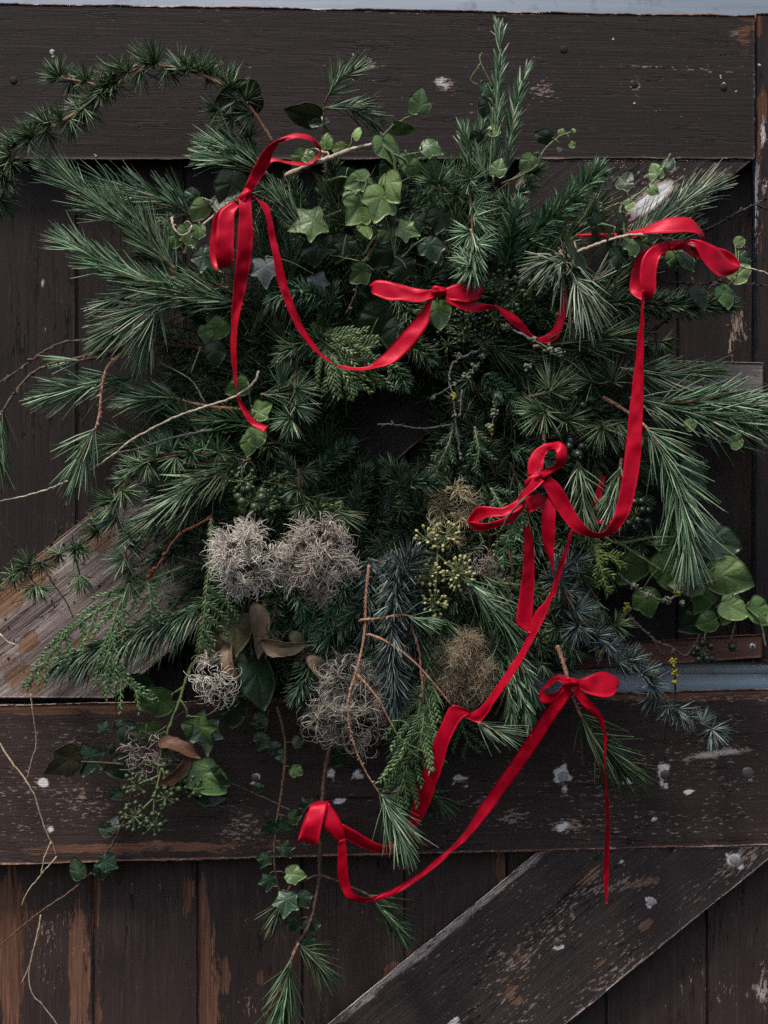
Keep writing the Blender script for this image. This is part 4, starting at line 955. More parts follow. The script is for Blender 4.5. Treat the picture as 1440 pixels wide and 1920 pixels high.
def leaf_of(shape, mat, var):
    key = (shape, mat, var)
    if key not in _lm:
        ctrl, cy, lb, cu, fo, wv, ro = {'lobed': (LOBED, .26, V5, .12, .10, .03, 0), 'lobe3': (LOBE3, .27, V5, .14, .12, .03, 0), 'ovate': (OVATE, .3, V3, .14, .12, .03, .05),
                                        'dry': (DRY, .42, (0,), .5, .35, .07, -.8), 'small': (SMALL, .3, V3, .3, .2, .02, 0)}[shape]
        _lm[key] = leaf_mesh('leaf', M[mat], ctrl, cy, lb, cu * (1 + .5 * var), fo * (1 - .35 * var), wv, var * 13 + len(_lm), ro)
    return _lm[key]

def leaf_at(parent, o, x, y, d, size, ang, tilt=0.0, roll=0.0, shape='lobe3', mat='ivy', name='leaf'):
    a, t, r = map(math.radians, (ang, tilt, roll))
    y0 = np.array([math.sin(a), 0, math.cos(a)]); z0 = np.array([0, -1.0, 0])
    yv = y0 * math.cos(t) + z0 * math.sin(t); zv = z0 * math.cos(t) - y0 * math.sin(t)
    xv = np.cross(yv, zv)
    x2 = xv * math.cos(r) + zv * math.sin(r); z2 = np.cross(x2, yv)
    M4 = np.eye(4); s = size * S
    M4[:3, 0] = x2 * s; M4[:3, 1] = yv * s; M4[:3, 2] = z2 * s; M4[:3, 3] = P(x, y, d)
    return put(name, leaf_of(shape, mat, random.randrange(3)), M4, parent, o)

def ivy(label, stems, leaves, r=2.0, bark='green_stem', mat='ivy', shape='lobe3', name='ivy_sprig', cat='ivy', group='ivy in the wreath', petiole=True):
    """stems: pixel strings; leaves: (x, y, d, size, angle[, tilt, roll, mat, shape]) with the leaf's base at x, y"""
    mb = MB(); o = None; cloud = []
    for q in stems:
        rad = r
        if isinstance(q, tuple): q, rad = q
        C = pts(q)
        if o is None: o = C[0]
        A, L = resample(C, 0.004); n = len(A)
        tube(mb, A + rng.normal(size=(n, 3)) * 0.00025, rad * S * np.linspace(1, .6, n) * (1 + .1 * rng.normal(size=n)), 7)
        cloud.append(A)
    if o is None: o = P(*leaves[0][:3])
    t = thing(name, label, cat, o, group)
    cl = np.vstack(cloud) if cloud else None
    for lf in leaves:
        x, y, d, size, ang = lf[:5]
        tilt, roll = (lf[5:7] if len(lf) > 6 else (rng.uniform(-25, 15), rng.uniform(-25, 25)))
        mt = lf[7] if len(lf) > 7 else mat; sh = lf[8] if len(lf) > 8 else shape
        leaf_at(t, o, x, y, d, size, ang, tilt, roll, sh, mt)
        if cl is not None and petiole:
            b = P(x, y, d); i = np.argmin(np.linalg.norm(cl - b, axis=1)); c = cl[i]
            if 0.002 < np.linalg.norm(b - c) < 0.07:
                mid = (b + c) / 2 + np.array([0, -0.004, 0.003])
                A, _ = resample(np.stack([c, mid, b]), 0.003); tube(mb, A, 1.1 * S, 5)
    if mb.n: mb.obj('stem', M[bark], t, o)
    return t

# ------------------------------------------------------------------ seed heads and berries
def plumes(label, blobs, mat, L=44, r=0.55, curl=(2.0, 4.5), n=420, group='fluffy clematis seed heads', core='bark', stems=()):
    """blobs: (x, y, d, radius px, share). Feathery tails spring from several seed centres and curl over"""
    o = P(*blobs[0][:3]); mb, cb = MB(), MB()
    rng = np.random.default_rng(int(blobs[0][0] * 7 + blobs[0][1]))
    for (x, y, d, R, sh) in blobs:
        ncen = max(4, int(R * R / 300))
        k_ = np.arange(ncen) + .5; ph_ = np.arccos(1 - 2 * k_ / ncen); az_ = math.pi * (1 + 5 ** .5) * k_
        cc = np.stack([np.sin(ph_) * np.cos(az_), np.sin(ph_) * np.sin(az_), np.cos(ph_)], -1)
        cc = norm(cc + rng.normal(size=(ncen, 3)) * .22) * rng.uniform(.5, .8, ncen)[:, None] * R
        cen = P(x + cc[:, 0], y + cc[:, 2], d + cc[:, 1] * .7 * S * 100)
        c0 = P(x, y, d)
        N = int(n * sh)
        i = rng.integers(0, ncen, N)
        outd = norm((cen - c0) / (R * S) + norm(rng.normal(size=(ncen, 3))) * .5)[i]
        D = norm(outd * .8 + norm(rng.normal(size=(N, 3))) * .8 + np.array([0, -.3, 0]))
        ax = norm(np.cross(D, rng.normal(size=(N, 3)))); sd_ = np.cross(ax, D)
        tot = rng.uniform(*curl, N); Ln = L * S * rng.uniform(.6, 1.25, N)
        m = 10; tt = np.linspace(0, 1, m)
        pos = cen[i].copy(); rings = []; th3 = np.arange(3) * 2 * math.pi / 3
        for k in range(m):
            an = (tot * tt[k] ** 1.7)[:, None]
            dk = D * np.cos(an) + sd_ * np.sin(an); uk = -D * np.sin(an) + sd_ * np.cos(an)
            rad = r * S * (1.35 - 0.75 * tt[k]) * (1 if k < m - 1 else .15)
            rings.append(pos[:, None] + rad * (np.cos(th3)[None, :, None] * uk[:, None] + np.sin(th3)[None, :, None] * ax[:, None]))
            pos = pos + dk * (Ln / (m - 1))[:, None] + ax * (Ln * .02)[:, None]
        V = np.stack(rings, 1).reshape(-1, 3)
        a, b = np.meshgrid(np.arange(m - 1), np.arange(3), indexing='ij'); b2 = (b + 1) % 3
        q = np.stack([a * 3 + b, a * 3 + b2, (a + 1) * 3 + b2, (a + 1) * 3 + b], -1).reshape(1, -1, 4) + (np.arange(N) * m * 3)[:, None, None]
        rr_ = np.repeat(rng.random(N) * .45, m * 3) + np.tile(np.repeat(tt * .55, 3), N)
        mb.add(V, q.reshape(-1, 4), None, rr_)
        needles(cb, np.repeat(cen, 9, 0), norm(rng.normal(size=(ncen * 9, 3))), 6 * S, 1.6 * S, prof=(.6, 1.1, .8, .2), sides=4)
    for q in stems:
        A, _ = resample(pts(q), .004); tube(cb, A, 1.6 * S, 6)
    t = thing('clematis_seed_head', label, 'seed head', o, group)
    tag(mb.obj('plumes', M[mat], t, o), kind='stuff')
    cb.obj('seeds', M[core], t, o)
    return t

_bm = {}
def berry_mesh(mat):
    if mat not in _bm:
        mb = MB(); nu, nv = 10, 7
        u = np.arange(nu) * 2 * math.pi / nu; v = np.linspace(0, math.pi, nv)
        R = np.sin(v); R[0] = .05; Zc = np.cos(v); Zc = np.where(Zc > .8, .8 + (Zc - .8) * .3, Zc)
        R[1] *= 1.0
        V = np.stack([R[:, None] * np.cos(u), R[:, None] * np.sin(u), np.repeat(Zc[:, None], nu, 1)], -1).reshape(-1, 3)
        i, j = np.meshgrid(np.arange(nv - 1), np.arange(nu), indexing='ij'); j2 = (j + 1) % nu
        q = np.stack([i * nu + j, (i + 1) * nu + j, (i + 1) * nu + j2, i * nu + j2], -1).reshape(-1, 4)
        mb.add(V, q)
        a = np.arange(5) * 2 * math.pi / 5
        needles(mb, np.array([[0, 0, .82]]), np.array([[0, 0, 1.0]]), .35, .22, prof=(1, .9, .5), sides=6)
        _bm[mat] = mb.mesh('berry', M[mat])
    return _bm[mat]
def umbel(label, stems, heads, mat='berry', stem_mat='green_stem', group='clusters of unripe ivy berries', r=1.8, loose=False):
    """heads: (x, y, d, radius px, count, berry radius px)"""
    mb = MB(); o = None
    for q in stems:
        A, _ = resample(pts(q), .004)
        if o is None: o = A[0]
        tube(mb, A, r * S * np.linspace(1, .75, len(A)), 6)
    if o is None: o = P(*heads[0][:3])
    t = thing('ivy_berry_cluster', label, 'berry cluster', o, group)
    bb = MB()
    for (x, y, d, R, n, br) in heads:
        c = P(x, y, d)
        k = np.arange(n) + .5; ph = np.arccos(1 - 1.75 * k / n); az = math.pi * (1 + 5 ** .5) * k
        D = np.stack([np.sin(ph) * np.cos(az), -np.cos(ph) * .9, np.sin(ph) * np.sin(az)], -1)
        D = norm(D + rng.normal(size=(n, 3)) * .16)
        for i in range(n):
            ln = R * S * rng.uniform(.85, 1.08); e = c + D[i] * ln
            A, _ = resample(np.stack([c, c + D[i] * ln * .5 + np.array([0, 0, -.0008]), e]), .004)
            tube(mb, A, .8 * S, 4)
            z = D[i]; xx = norm(np.cross(z, (.3, .5, .8))); yy = np.cross(z, xx); s = br * S * rng.uniform(.85, 1.15)
            M4 = np.eye(4); M4[:3, 0] = xx * s; M4[:3, 1] = yy * s; M4[:3, 2] = z * s; M4[:3, 3] = e + z * s * .6
            if loose:
                needles(bb, (e)[None], z[None], s * 2, s, prof=(.5, 1, .8, .4), sides=5)
            else: put('berry', berry_mesh(mat), M4, t, o)
    if mb.n: mb.obj('stem', M[stem_mat], t, o)
    if bb.n: tag(bb.obj('buds', M[mat], t, o), kind='stuff')
    return t

# ------------------------------------------------------------------ the wreath's body
WC = (745, 812)
wr_o = P(WC[0], WC[1], 0)
wreath = thing('wreath', 'round twig hoop densely packed with dark greenery hanging on the stable door', 'wreath', wr_o)
hb = MB()
for k in range(5):
    th = np.linspace(0, 2 * math.pi, 90); ph = k * 1.3
    rr_ = 262 + 16 * np.cos(3 * th + ph) + rng.normal(0, 6); dd = 3.6 + 1.2 * np.sin(3 * th + ph)
    tube(hb, P(WC[0] + rr_ * np.cos(th), WC[1] + 20 + rr_ * 1.06 * np.sin(th), dd), 5 * S, 7)
hb.obj('hoop', M['bark'], wreath, wr_o)
gb = MB()
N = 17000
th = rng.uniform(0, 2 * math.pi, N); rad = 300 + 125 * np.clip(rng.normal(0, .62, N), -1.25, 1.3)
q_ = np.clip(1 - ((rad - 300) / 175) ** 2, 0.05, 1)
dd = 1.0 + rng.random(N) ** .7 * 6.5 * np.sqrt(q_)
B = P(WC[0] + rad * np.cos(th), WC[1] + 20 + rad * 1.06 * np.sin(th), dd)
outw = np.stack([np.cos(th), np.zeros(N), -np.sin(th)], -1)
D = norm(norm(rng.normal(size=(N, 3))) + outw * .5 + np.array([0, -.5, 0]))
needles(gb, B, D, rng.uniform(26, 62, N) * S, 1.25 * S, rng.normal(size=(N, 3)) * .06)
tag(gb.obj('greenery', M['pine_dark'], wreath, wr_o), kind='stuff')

Nr = 2600                                          # short dark needles added close to the door to darken the hollow
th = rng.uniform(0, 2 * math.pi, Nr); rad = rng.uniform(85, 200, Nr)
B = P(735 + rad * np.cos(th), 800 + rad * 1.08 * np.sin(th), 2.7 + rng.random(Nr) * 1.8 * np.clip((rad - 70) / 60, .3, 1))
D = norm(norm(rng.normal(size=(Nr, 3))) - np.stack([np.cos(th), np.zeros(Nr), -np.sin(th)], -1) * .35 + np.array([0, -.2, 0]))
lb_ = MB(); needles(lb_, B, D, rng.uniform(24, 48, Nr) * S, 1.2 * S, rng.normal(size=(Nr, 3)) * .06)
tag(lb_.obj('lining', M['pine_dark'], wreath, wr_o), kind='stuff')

# ------------------------------------------------------------------ filling sprigs, many alike
def sector(deg):
    names = ['right of the hollow', 'lower right of the hollow', 'below the hollow', 'lower left of the hollow', 'left of the hollow', 'upper left of the hollow', 'above the hollow', 'upper right of the hollow']
    return names[int(((deg + 22.5) % 360) // 45)]
LOOK = {'pine_dark': 'short dark pine sprig', 'fir': 'short dark fir sprig', 'cedar': 'short tufted cedar sprig', 'blue': 'short blueish spruce sprig', 'spruce': 'short green spruce sprig'}
mixes = {0: ['cedar', 'cedar', 'pine_dark', 'cedar', 'fir'], 1: ['cedar', 'blue', 'cedar', 'pine_dark', 'blue'], 2: ['fir', 'blue', 'fir', 'spruce', 'blue'], 3: ['fir', 'pine_dark', 'cedar', 'spruce', 'fir'],
         4: ['pine_dark', 'cedar', 'pine_dark', 'cedar', 'pine_dark'], 5: ['pine_dark', 'pine_dark', 'fir', 'spruce', 'pine_dark'], 6: ['pine_dark', 'fir', 'spruce', 'pine_dark', 'fir'], 7: ['pine_dark', 'fir', 'spruce', 'cedar', 'pine_dark']}
for ring, (r0, cnt, d0) in enumerate(((150, 30, 3.8), (235, 36, 6.2), (315, 44, 6.6), (395, 46, 4.8), (205, 20, 7.4))):
    for k in range(cnt):
        dg = 360 * (k + rng.uniform(-.35, .35)) / cnt
        a = math.radians(dg); rad = r0 + rng.uniform(-25, 25)
        kind = mixes[int(((dg + 22.5) % 360) // 45)][rng.integers(0, 5)]
        turn = a + rng.uniform(-.9, .9) + (0.45 if ring != 0 else 1.2)
        if ring in (0, 4) : turn = a + rng.uniform(-1.0, 1.0) + (math.pi if rng.random() < .25 else 1.0)
        L = rng.uniform(95, 165) * (0.7 if ring == 0 else 1)
        x0, y0 = WC[0] + rad * math.cos(a), WC[1] + 15 + rad * 1.06 * math.sin(a)
        x1, y1 = x0 + L * math.cos(turn), y0 + L * math.sin(turn)
        if math.hypot(x1 - WC[0], (y1 - WC[1]) / 1.1) < 84: continue
        dA = d0 + rng.uniform(-1, 1); dB = dA + rng.uniform(-1.2, 2.4)
        C = np.array([P(x0, y0, dA), P((x0 + x1) / 2 + rng.uniform(-9, 9), (y0 + y1) / 2 + rng.uniform(-9, 9), (dA + dB) / 2 + .7), P(x1, y1, dB)])
        sec = sector(dg)
        way = ['right', 'down right', 'down', 'down left', 'left', 'up left', 'up', 'up right'][int(((math.degrees(turn) + 22.5) % 360) // 45)]
        ed = ', inner rim' if r0 < 220 else (', outer edge' if r0 > 350 else '')
        sprig(kind, LOOK[kind] + ' ' + sec + ', pointing ' + way + ed, C, k=.85 if kind != 'cedar' else .95, group=LOOK[kind].replace('short ', '') + 's ' + sec + ' pointing ' + way + ed)

rim = [('fir', 612, 868, -40, 'fir sprig at the lower left rim of the hollow'), ('fir', 672, 935, -75, 'fir sprig poking up into the hollow from below, left one'), ('spruce', 850, 925, -120, 'spruce sprig poking up at the lower right of the hollow')]
for (kind, x, y, dg, lb) in rim:
    a = math.radians(dg); L = 120
    C = P(x + np.array([-.5, 0, .42]) * L * math.cos(a), y + np.array([-.5, 0, .42]) * L * math.sin(a), np.array([4.6, 5.6, 5.8]))
    sprig(kind, 'short dark ' + lb, C, k=.9)
fillers = [('fir', 560, 1120, 75), ('spruce', 600, 1105, 95), ('fir', 645, 1090, 100), ('blue', 690, 1110, 88), ('fir', 720, 1120, 80), ('blue', 775, 1110, 85), ('spruce', 810, 1160, 70), ('fir', 700, 1200, 95), ('spruce', 640, 1195, 110), ('fir', 585, 1180, 100),
           ('pine_dark', 830, 1180, 60), ('pine_dark', 905, 1150, 65), ('pine_dark', 940, 1130, 75), ('pine_dark', 790, 1220, 75), ('cedar', 985, 1150, 60), ('cedar', 1010, 1190, 75), ('pine_dark', 960, 1250, 80), ('spruce', 720, 1230, 85), ('blue', 770, 1190, 95), ('pine_dark', 920, 1210, 70), ('cedar', 1040, 1160, 50), ('fir', 540, 1060, 70), ('fir', 510, 1150, 95)]
for (kind, x, y, dg) in fillers:
    a = math.radians(dg + rng.uniform(-8, 8)); L = rng.uniform(110, 150)
    C = P(x + np.array([-.45, 0, .5]) * L * math.cos(a), y + np.array([-.45, 0, .5]) * L * math.sin(a), np.array([7.4, 9.0, 9.2]) + rng.uniform(-.6, .6))
    side = 'left' if x < 620 else ('middle' if x < 800 else 'right')
    sprig(kind, LOOK[kind] + ' hanging down in the lower ' + side + ' of the wreath', C, k=.95, group=LOOK[kind].replace('short ', '') + 's hanging in the lower ' + side)

# ------------------------------------------------------------------ sprigs one can single out, clockwise from the upper left
G = 'long evergreen branches reaching out of the wreath'
sprig('arch', 'long tufted cedar branch arching over the top rail at the upper left', '512,268,11 472,206,12 436,174,12 400,150,12 350,131,12 300,124,12 256,130,12 214,152,12 170,190,12.4 120,226,13 75,250,13.4 36,275,13.4 12,320,13 -4,375,12.6', '200,160,12 165,156,12 135,150,12 112,146,12', start=.10, k=1.06, group=G)
sprig('pine', 'bright pine branch pointing up left whose tip touches the cedar arch', '330,505,12 290,470,12.6 245,425,13 190,385,13 145,350,12.6 112,328,12', k=1.0, group=G)
sprig('pine', 'bright pine branch on the left, just below the one touching the cedar arch', '350,560,12 290,535,12.8 210,500,13 165,474,13 138,460,12.5', k=.95, group=G)
sprig('pine', 'short bright pine shoot lying between two left pine branches', '330,520,11.5 290,450,12.2 262,420,12.5 230,395,12.5', k=.95)
sprig('pine_dark', 'feathery darker pine branch under the cedar arch, pointing left', '362,408,9.5 330,386,10 285,366,10 240,355,9.6 195,345,9', k=1.05, mat='pine')
sprig('pine', 'pine shoot with a brown bud left of the upper left bow', '505,330,11 470,312,12 440,302,12.5 412,298,12.5', '505,330,11 455,290,12 420,276,12', k=.86)
sprig('pine', 'big bushy pine branch fanning left at mid height beside the red tail', '455,572,10.5 400,560,11.5 340,557,12.5 292,572,13 250,596,13 225,612,12.5', '300,570,13 285,600,13.4 280,622,13.2', k=1.16, group=G)
sprig('pine', 'bushy pine branch just above the big left fan', '430,540,10 360,535,11.2 290,540,12 225,560,12', k=.95)
sprig('pine_dark', 'pine branch pointing left below the big fan, brown stem showing', '255,705,9 215,712,9.5 165,722,9.8 130,732,9.6 108,738,9.3', mat='pine', k=1.05, group=G)
sprig('pine', 'drooping pine tuft at the end of a bare orange twig on the left', ('252,640,10.5 222,668,11.5 200,692,12 190,735,12.4 188,770,12.6 180,800,12.8 165,825,13 152,862,13', .74), stem=3.8, k=1.02, group=G)
sprig('pine', 'pine needles at the left edge ending a thick brown stem', ('400,655,8 330,648,8.5 240,640,9.5 196,655,10 148,671,10.5 95,683,11 55,705,11.5 15,755,12 -4,800,12.3 -8,850,12.3', .84), '240,642,9.5 210,664,10 150,676,10.6', start=.995, stem=4.2, bark='bark', group=G)
twig('twig', 'thin bare reddish twig curving to the left edge above the thick brown stem', 'twig', 'bark', '385,648,8 330,636,8.5 290,632,9 200,637,9.5 130,640,10 85,657,10.2 40,690,10.4 -10,724,10.5', '440,682,9 390,662,9 330,636,8.5', r=2.6, nubs=16)
sprig('pine', 'small pine tuft on a curved orange twig above the tan vine', ('452,768,9 400,763,9.6 360,756,10 325,746,10.4 292,747,10.6 262,752,10.8', .52), k=.82)
twig('vine', 'long pale tan vine sweeping from the red tail down to the left edge', 'vine', 'bark_tan', '484,696,12.4 478,715,12.8 440,744,13 380,764,13 330,782,12.8 280,806,12.5 240,830,12.2 205,858,12 160,886,12.2 100,914,12.4 45,930,12.4 -10,942,12.3', r=2.5)
twig('twig', 'pale grey twig under the long tan vine', 'twig', 'bark_grey', '398,806,11.5 350,815,12 305,826,12 270,838,12 235,846,11.6 200,850,11', r=2.4)
sprig('cedar', 'tufted cedar branch hanging below the long tan vine', '330,848,10.5 280,862,11 248,888,11.5 222,930,11.8 220,975,11.8 232,1020,11.8 240,1062,11.6 242,1092,11.4', k=1.12, group=G)
sprig('cedar', 'tufted cedar branch under the grey twig pointing left', '410,850,10 360,850,11 310,858,11.6 270,868,11.8', k=1.12)
sprig('pine', 'pine branch with pale needles hanging lower left above the red twig', '440,870,10 390,890,11 340,925,11.8 300,962,12 275,985,12', k=.98, mat='pine', group=G)
sprig('pine_dark', 'dark pine branch beside the green berries on the left', '470,860,9.8 430,880,10.8 390,912,11.4 350,955,11.5', k=.95)
sprig('larch_dark', 'dark larch branch reaching the left edge over the weathered brace', '205,978,8.5 165,1012,9 130,1030,9.2 80,1052,9.4 35,1070,9.2 -12,1092,9', '140,1030,9.2 145,1060,10 150,1078,10.4', '48,1065,9.3 58,1085,10 72,1100,10.3', start=.0, k=1.05, bark='bark_dark', group=G)
twig('twig', 'thin dark straight twig crossing the larch at the lower left', 'twig', 'bark_dark', '-6,972,10 25,1015,10.2 52,1062,10.5 60,1085,10.5', '78,1052,10 95,1088,10.4 122,1125,10.6 137,1158,10.6', '95,1022,9 108,1000,9.3 118,988,9.4', r=2.0, nubs=30)
twig('twig', 'red-brown twig curving above the hanging thuja comb', 'twig', 'bark_red', '397,968,11 372,983,11.8 340,1000,12.2 318,1025,12.4 295,1062,12.4 275,1085,12.2', r=2.8, nubs=14)
frond('thuja frond hanging like a comb left of the pale seed heads', '396,972,11.8 394,1040,12.4 388,1100,12.6 382,1160,12.4 372,1218,12', side=62, gap=22, mat='thuja', sides='right', ang=70, sag=.22, leaf=13, sub=False)
frond('long green thuja branch reaching left over the weathered brace', '345,1062,10.5 290,1085,11 240,1112,11.4 190,1140,11.6 130,1185,11.8 85,1240,11.6 52,1288,11.2', extra=('232,1116,11.4 212,1170,11.8 203,1225,11.8 196,1298,11.4', '205,1222,11.8 222,1262,11.8 252,1292,11.6 284,1314,11.2'), side=42, gap=15, mat='thuja', sub=False, ang=42, sag=.45, leaf=11)
frond('short thuja frond hanging at the end of the red-brown twig', '277,1085,12 280,1110,12.2 283,1140,12.2 288,1170,12', side=30, gap=13, mat='thuja_dark', sub=False, sag=.2)
sprig('spruce', 'large spruce branch with bowed needles lying over the weathered brace', '470,1105,8.5 400,1132,9.3 330,1162,9.8 260,1188,10 190,1215,9.8 120,1240,9.4', k=1.5, mat='fir', droop=.45, group=G)
# lower left: seed heads, dead leaves, berries, ivy
plumes('large pale clematis seed head, leftmost of the fluffy ones', [(460, 1050, 13.4, 70, 1.0)], 'fluff', L=42, r=.62, n=1500, curl=(1.3, 3.4))
plumes('greyish fluffy clematis seed head right beside the largest pale one', [(598, 1036, 12.6, 64, 1.0), (588, 1092, 12.2, 36, .3)], 'fluff_dull', L=41, r=.6, n=1150, curl=(1.4, 3.6))
plumes('tightly curled grey clematis seed head behind the forked orange twig', [(655, 1290, 10.4, 60, .5), (668, 1348, 10.1, 60, .5), (618, 1328, 9.6, 46, .3), (692, 1290, 9.6, 40, .3)], 'fluff_grey', L=62, r=.52, n=780, curl=(3.4, 6.8))
plumes('matted olive brown clematis seed head beside the red ribbon strand', [(868, 1238, 10.0, 54, .8), (878, 1280, 9.6, 44, .5), (850, 1270, 9.6, 36, .3)], 'fluff_olive', L=42, r=.3, n=2600, curl=(1.2, 3.8))
plumes('small white wispy clematis seed head among dead leaves at the lower left', [(402, 1272, 11.2, 36, 1.0), (412, 1300, 10.8, 22, .3)], 'fluff', L=46, n=150, curl=(2.2, 5.2), stems=('402,1270,10.6 430,1240,10 470,1200,9.5 510,1150,9.5',))
plumes('sparse clematis seed head over the lowest berry cluster', [(268, 1400, 9, 26, .7), (270, 1432, 9, 22, .5)], 'fluff_dull', L=38, n=110, curl=(1.8, 4.6), stems=('262,1410,8.6 300,1370,8 350,1330,8 400,1290,8.4', '152,1428,8.6 195,1430,8.8 232,1433,8.9'))
plumes('dim brown clematis seed head left of the right-hand bow', [(848, 940, 9.5, 42, .7), (838, 985, 9.5, 34, .4)], 'fluff_olive', L=40, n=420, curl=(1.5, 4))
plumes('dim grey clematis seed head behind the yellow-green flower buds', [(895, 1050, 9.5, 34, .6), (905, 1090, 9.4, 30, .4)], 'fluff_grey', L=42, n=260, curl=(3, 6))
ivy('crumpled dry tan leaves on a stalk under the pale seed heads', ['520,1120,11 512,1160,11.4 500,1180,11.4 545,1215,11 590,1250,10.6'], [(478, 1128, 11.4, 92, 168, 10, 30, 'dry_tan', 'dry'), (485, 1208, 11.8, 80, 96, 12, -20, 'dry_tan', 'dry'), (576, 1228, 11.2, 78, 140, -10, 30, 'dry_tan', 'dry'), (545, 1180, 11, 60, 150, 10, 40, 'dry_olive', 'dry')], bark='bark', name='dead_leaf_stalk', cat='dead leaves', group='dead leaves in the wreath')
ivy('olive brown dying leaves above the small wispy seed head', ['470,1150,9.5 445,1175,10 428,1215,10.6'], [(440, 1150, 10.2, 74, 175, 15, 20, 'dry_olive', 'ovate'), (425, 1200, 10.9, 72, 170, 20, -30, 'dry_tan', 'dry'), (440, 1215, 10.5, 90, 172, -5, 25, 'dry_olive', 'dry'), (405, 1182, 10, 60, 205, 10, 10, 'dry_olive', 'ovate')], bark='bark', name='dead_leaf_stalk', cat='dead leaves', group='dead leaves in the wreath')
ivy('two rust brown dead leaves on the berry stalk at the lower left', ['330,1410,8.6 350,1430,9 355,1422,9'], [(292, 1388, 9.6, 76, 100, 15, 35, 'dry_brown', 'dry'), (358, 1422, 9.6, 66, 218, 25, 30, 'dry_brown', 'dry')], bark='bark', name='dead_leaf_stalk', cat='dead leaves', group='dead leaves in the wreath', petiole=False)
ivy('yellow-brown dead ivy leaf beside the white-veined ivy leaf', ['152,1428,8 140,1420,8.4'], [(148, 1412, 8.6, 70, 236, 20, 30, 'dry_olive', 'lobe3')], bark='bark', name='dead_leaf_stalk', cat='dead leaves', group='dead leaves in the wreath')
ivy('broad dark green ivy leaves hanging at the lower left under the seed heads', ['480,1180,8.5 470,1210,9 475,1225,9.4'], [(470, 1230, 9.6, 100, 160, 5, 45, 'ivy_dark', 'ovate'), (450, 1180, 9, 70, 200, 0, 10, 'ivy_dark', 'ovate'), (415, 1205, 8.6, 60, 235, 0, 15, 'ivy', 'lobe3'), (440, 1310, 8, 60, 190, -10, 10, 'ivy_dark', 'ovate')], bark='green_stem')
ivy('green ivy shoot with flower stalks and mid green leaves at the lower left', [('362,1242,9.4 348,1275,9.8 338,1310,9.8 318,1362,9.4 300,1420,9.2 296,1455,9.2', 3.2), '338,1312,9.8 350,1330,9.6 350,1345,9.4', '345,1288,9.8 325,1300,9.4'],
    [(322, 1312, 9.4, 66, 262, 0, 20, 'ivy', 'lobe3'), (285, 1292, 8.8, 62, 285, -20, 35, 'ivy_dark', 'ovate'), (360, 1345, 9, 70, 150, 0, -20, 'ivy', 'lobed'), (385, 1350, 8.6, 62, 175, 10, 10, 'ivy_dark', 'lobed'), (305, 1372, 8.8, 58, 268, 5, 30, 'ivy', 'ovate'), (232, 1360, 8.4, 50, 150, 0, 0, 'ivy_dark', 'ovate'), (250, 1432, 8, 62, 250, -15, 10, 'ivy_dark', 'ovate'),
     (360, 1440, 9, 78, 128, -10, 20, 'ivy', 'ovate'), (392, 1440, 8.6, 64, 170, -15, -20, 'ivy_dark', 'lobed'), (368, 1480, 8.2, 62, 110, -10, 0, 'ivy_dark', 'ovate')], r=2.6)
umbel('three hanging clusters of green ivy berries at the lower left on the rail', [('302,1440,9.4 298,1460,9.6 290,1495,9.8 287,1540,9.8'), '290,1495,9.8 272,1512,9.8 254,1528,9.8', '302,1452,9.4 280,1462,9.6 258,1470,9.6', '304,1440,9.4 312,1470,9.6 312,1492,9.6'],
      [(256, 1470, 9.6, 19, 16, 4.0), (252, 1530, 9.9, 21, 22, 4.2), (287, 1545, 9.9, 20, 16, 4.6), (310, 1494, 9.7, 19, 18, 4.4)])
umbel('plump dark green ivy berries beside the rust brown leaf', ['335,1440,8.4 338,1470,8.8'], [(335, 1470, 8.8, 18, 12, 6.5), (318, 1415, 9, 16, 8, 6.5), (322, 1465, 9, 14, 8, 6)], mat='berry')
umbel('single small green umbel on a thin stalk right of the rust brown leaf', ['352,1445,9 358,1460,9.4 365,1476,9.6'], [(365, 1478, 9.6, 17, 9, 3.6)])
ivy('dark ivy leaf with white veins on the rail at the lower left', ['205,1385,6 190,1382,6.4 175,1390,6.8', '222,1240,7.5 218,1300,7 215,1350,6.6 200,1395,6.4'], [(176, 1402, 7, 58, 200, 10, 15, 'ivy_vein', 'lobed'), (190, 1375, 6.4, 26, 20, 0, 10, 'ivy_vein', 'lobe3'), (214, 1365, 6.6, 26, 60, 0, 10, 'ivy_vein', 'small'), (205, 1395, 6.4, 22, 170, 0, 0, 'ivy_vein', 'small'), (226, 1482, 5.2, 26, 230, 0, 0, 'ivy_vein', 'small')], r=1.6, bark='bark')
ivy('dark trailing ivy vine running diagonally down to the left edge', [('248,1480,5.4 235,1532,5.2 215,1575,5 195,1606,4.8 172,1636,4.6 128,1675,4.4 92,1698,4.4 50,1730,4.2 -10,1782,4', 2.4)], [(206, 1560, 5.2, 34, 20, -20, 20, 'ivy_vein', 'lobe3'), (188, 1610, 5.2, 38, 120, -10, 15, 'ivy_vein', 'lobe3'), (188, 1618, 5, 36, 175, -10, 0, 'ivy_vein', 'lobe3'), (152, 1648, 5, 44, -20, -10, 20, 'ivy_dark', 'ovate'), (210, 1558, 5, 30, 280, -10, 0, 'ivy_vein', 'small')], bark='bark', r=2.2)
twig('grass_stalk', 'dry pale grass stalk bent in zigzags across the lower left rail', 'grass stalk', 'straw', ('-6,1386,5 20,1426,5.2 48,1463,5.4 65,1492,5.4 76,1530,5.2 88,1562,5 96,1578,4.8 107,1606,4.4', 1.8), ('58,1300,7.5 62,1340,7 68,1390,6.2 60,1425,5.8 50,1462,5.4', 1.4), ('96,1578,4.8 82,1612,4.6 76,1643,4.4', 1.5), ('107,1606,4.4 76,1641,4.2 52,1672,4 40,1698,4', 1.6), ('0,1188,9 15,1205,9 32,1210,9 40,1240,8.6 46,1262,8', 1.8))
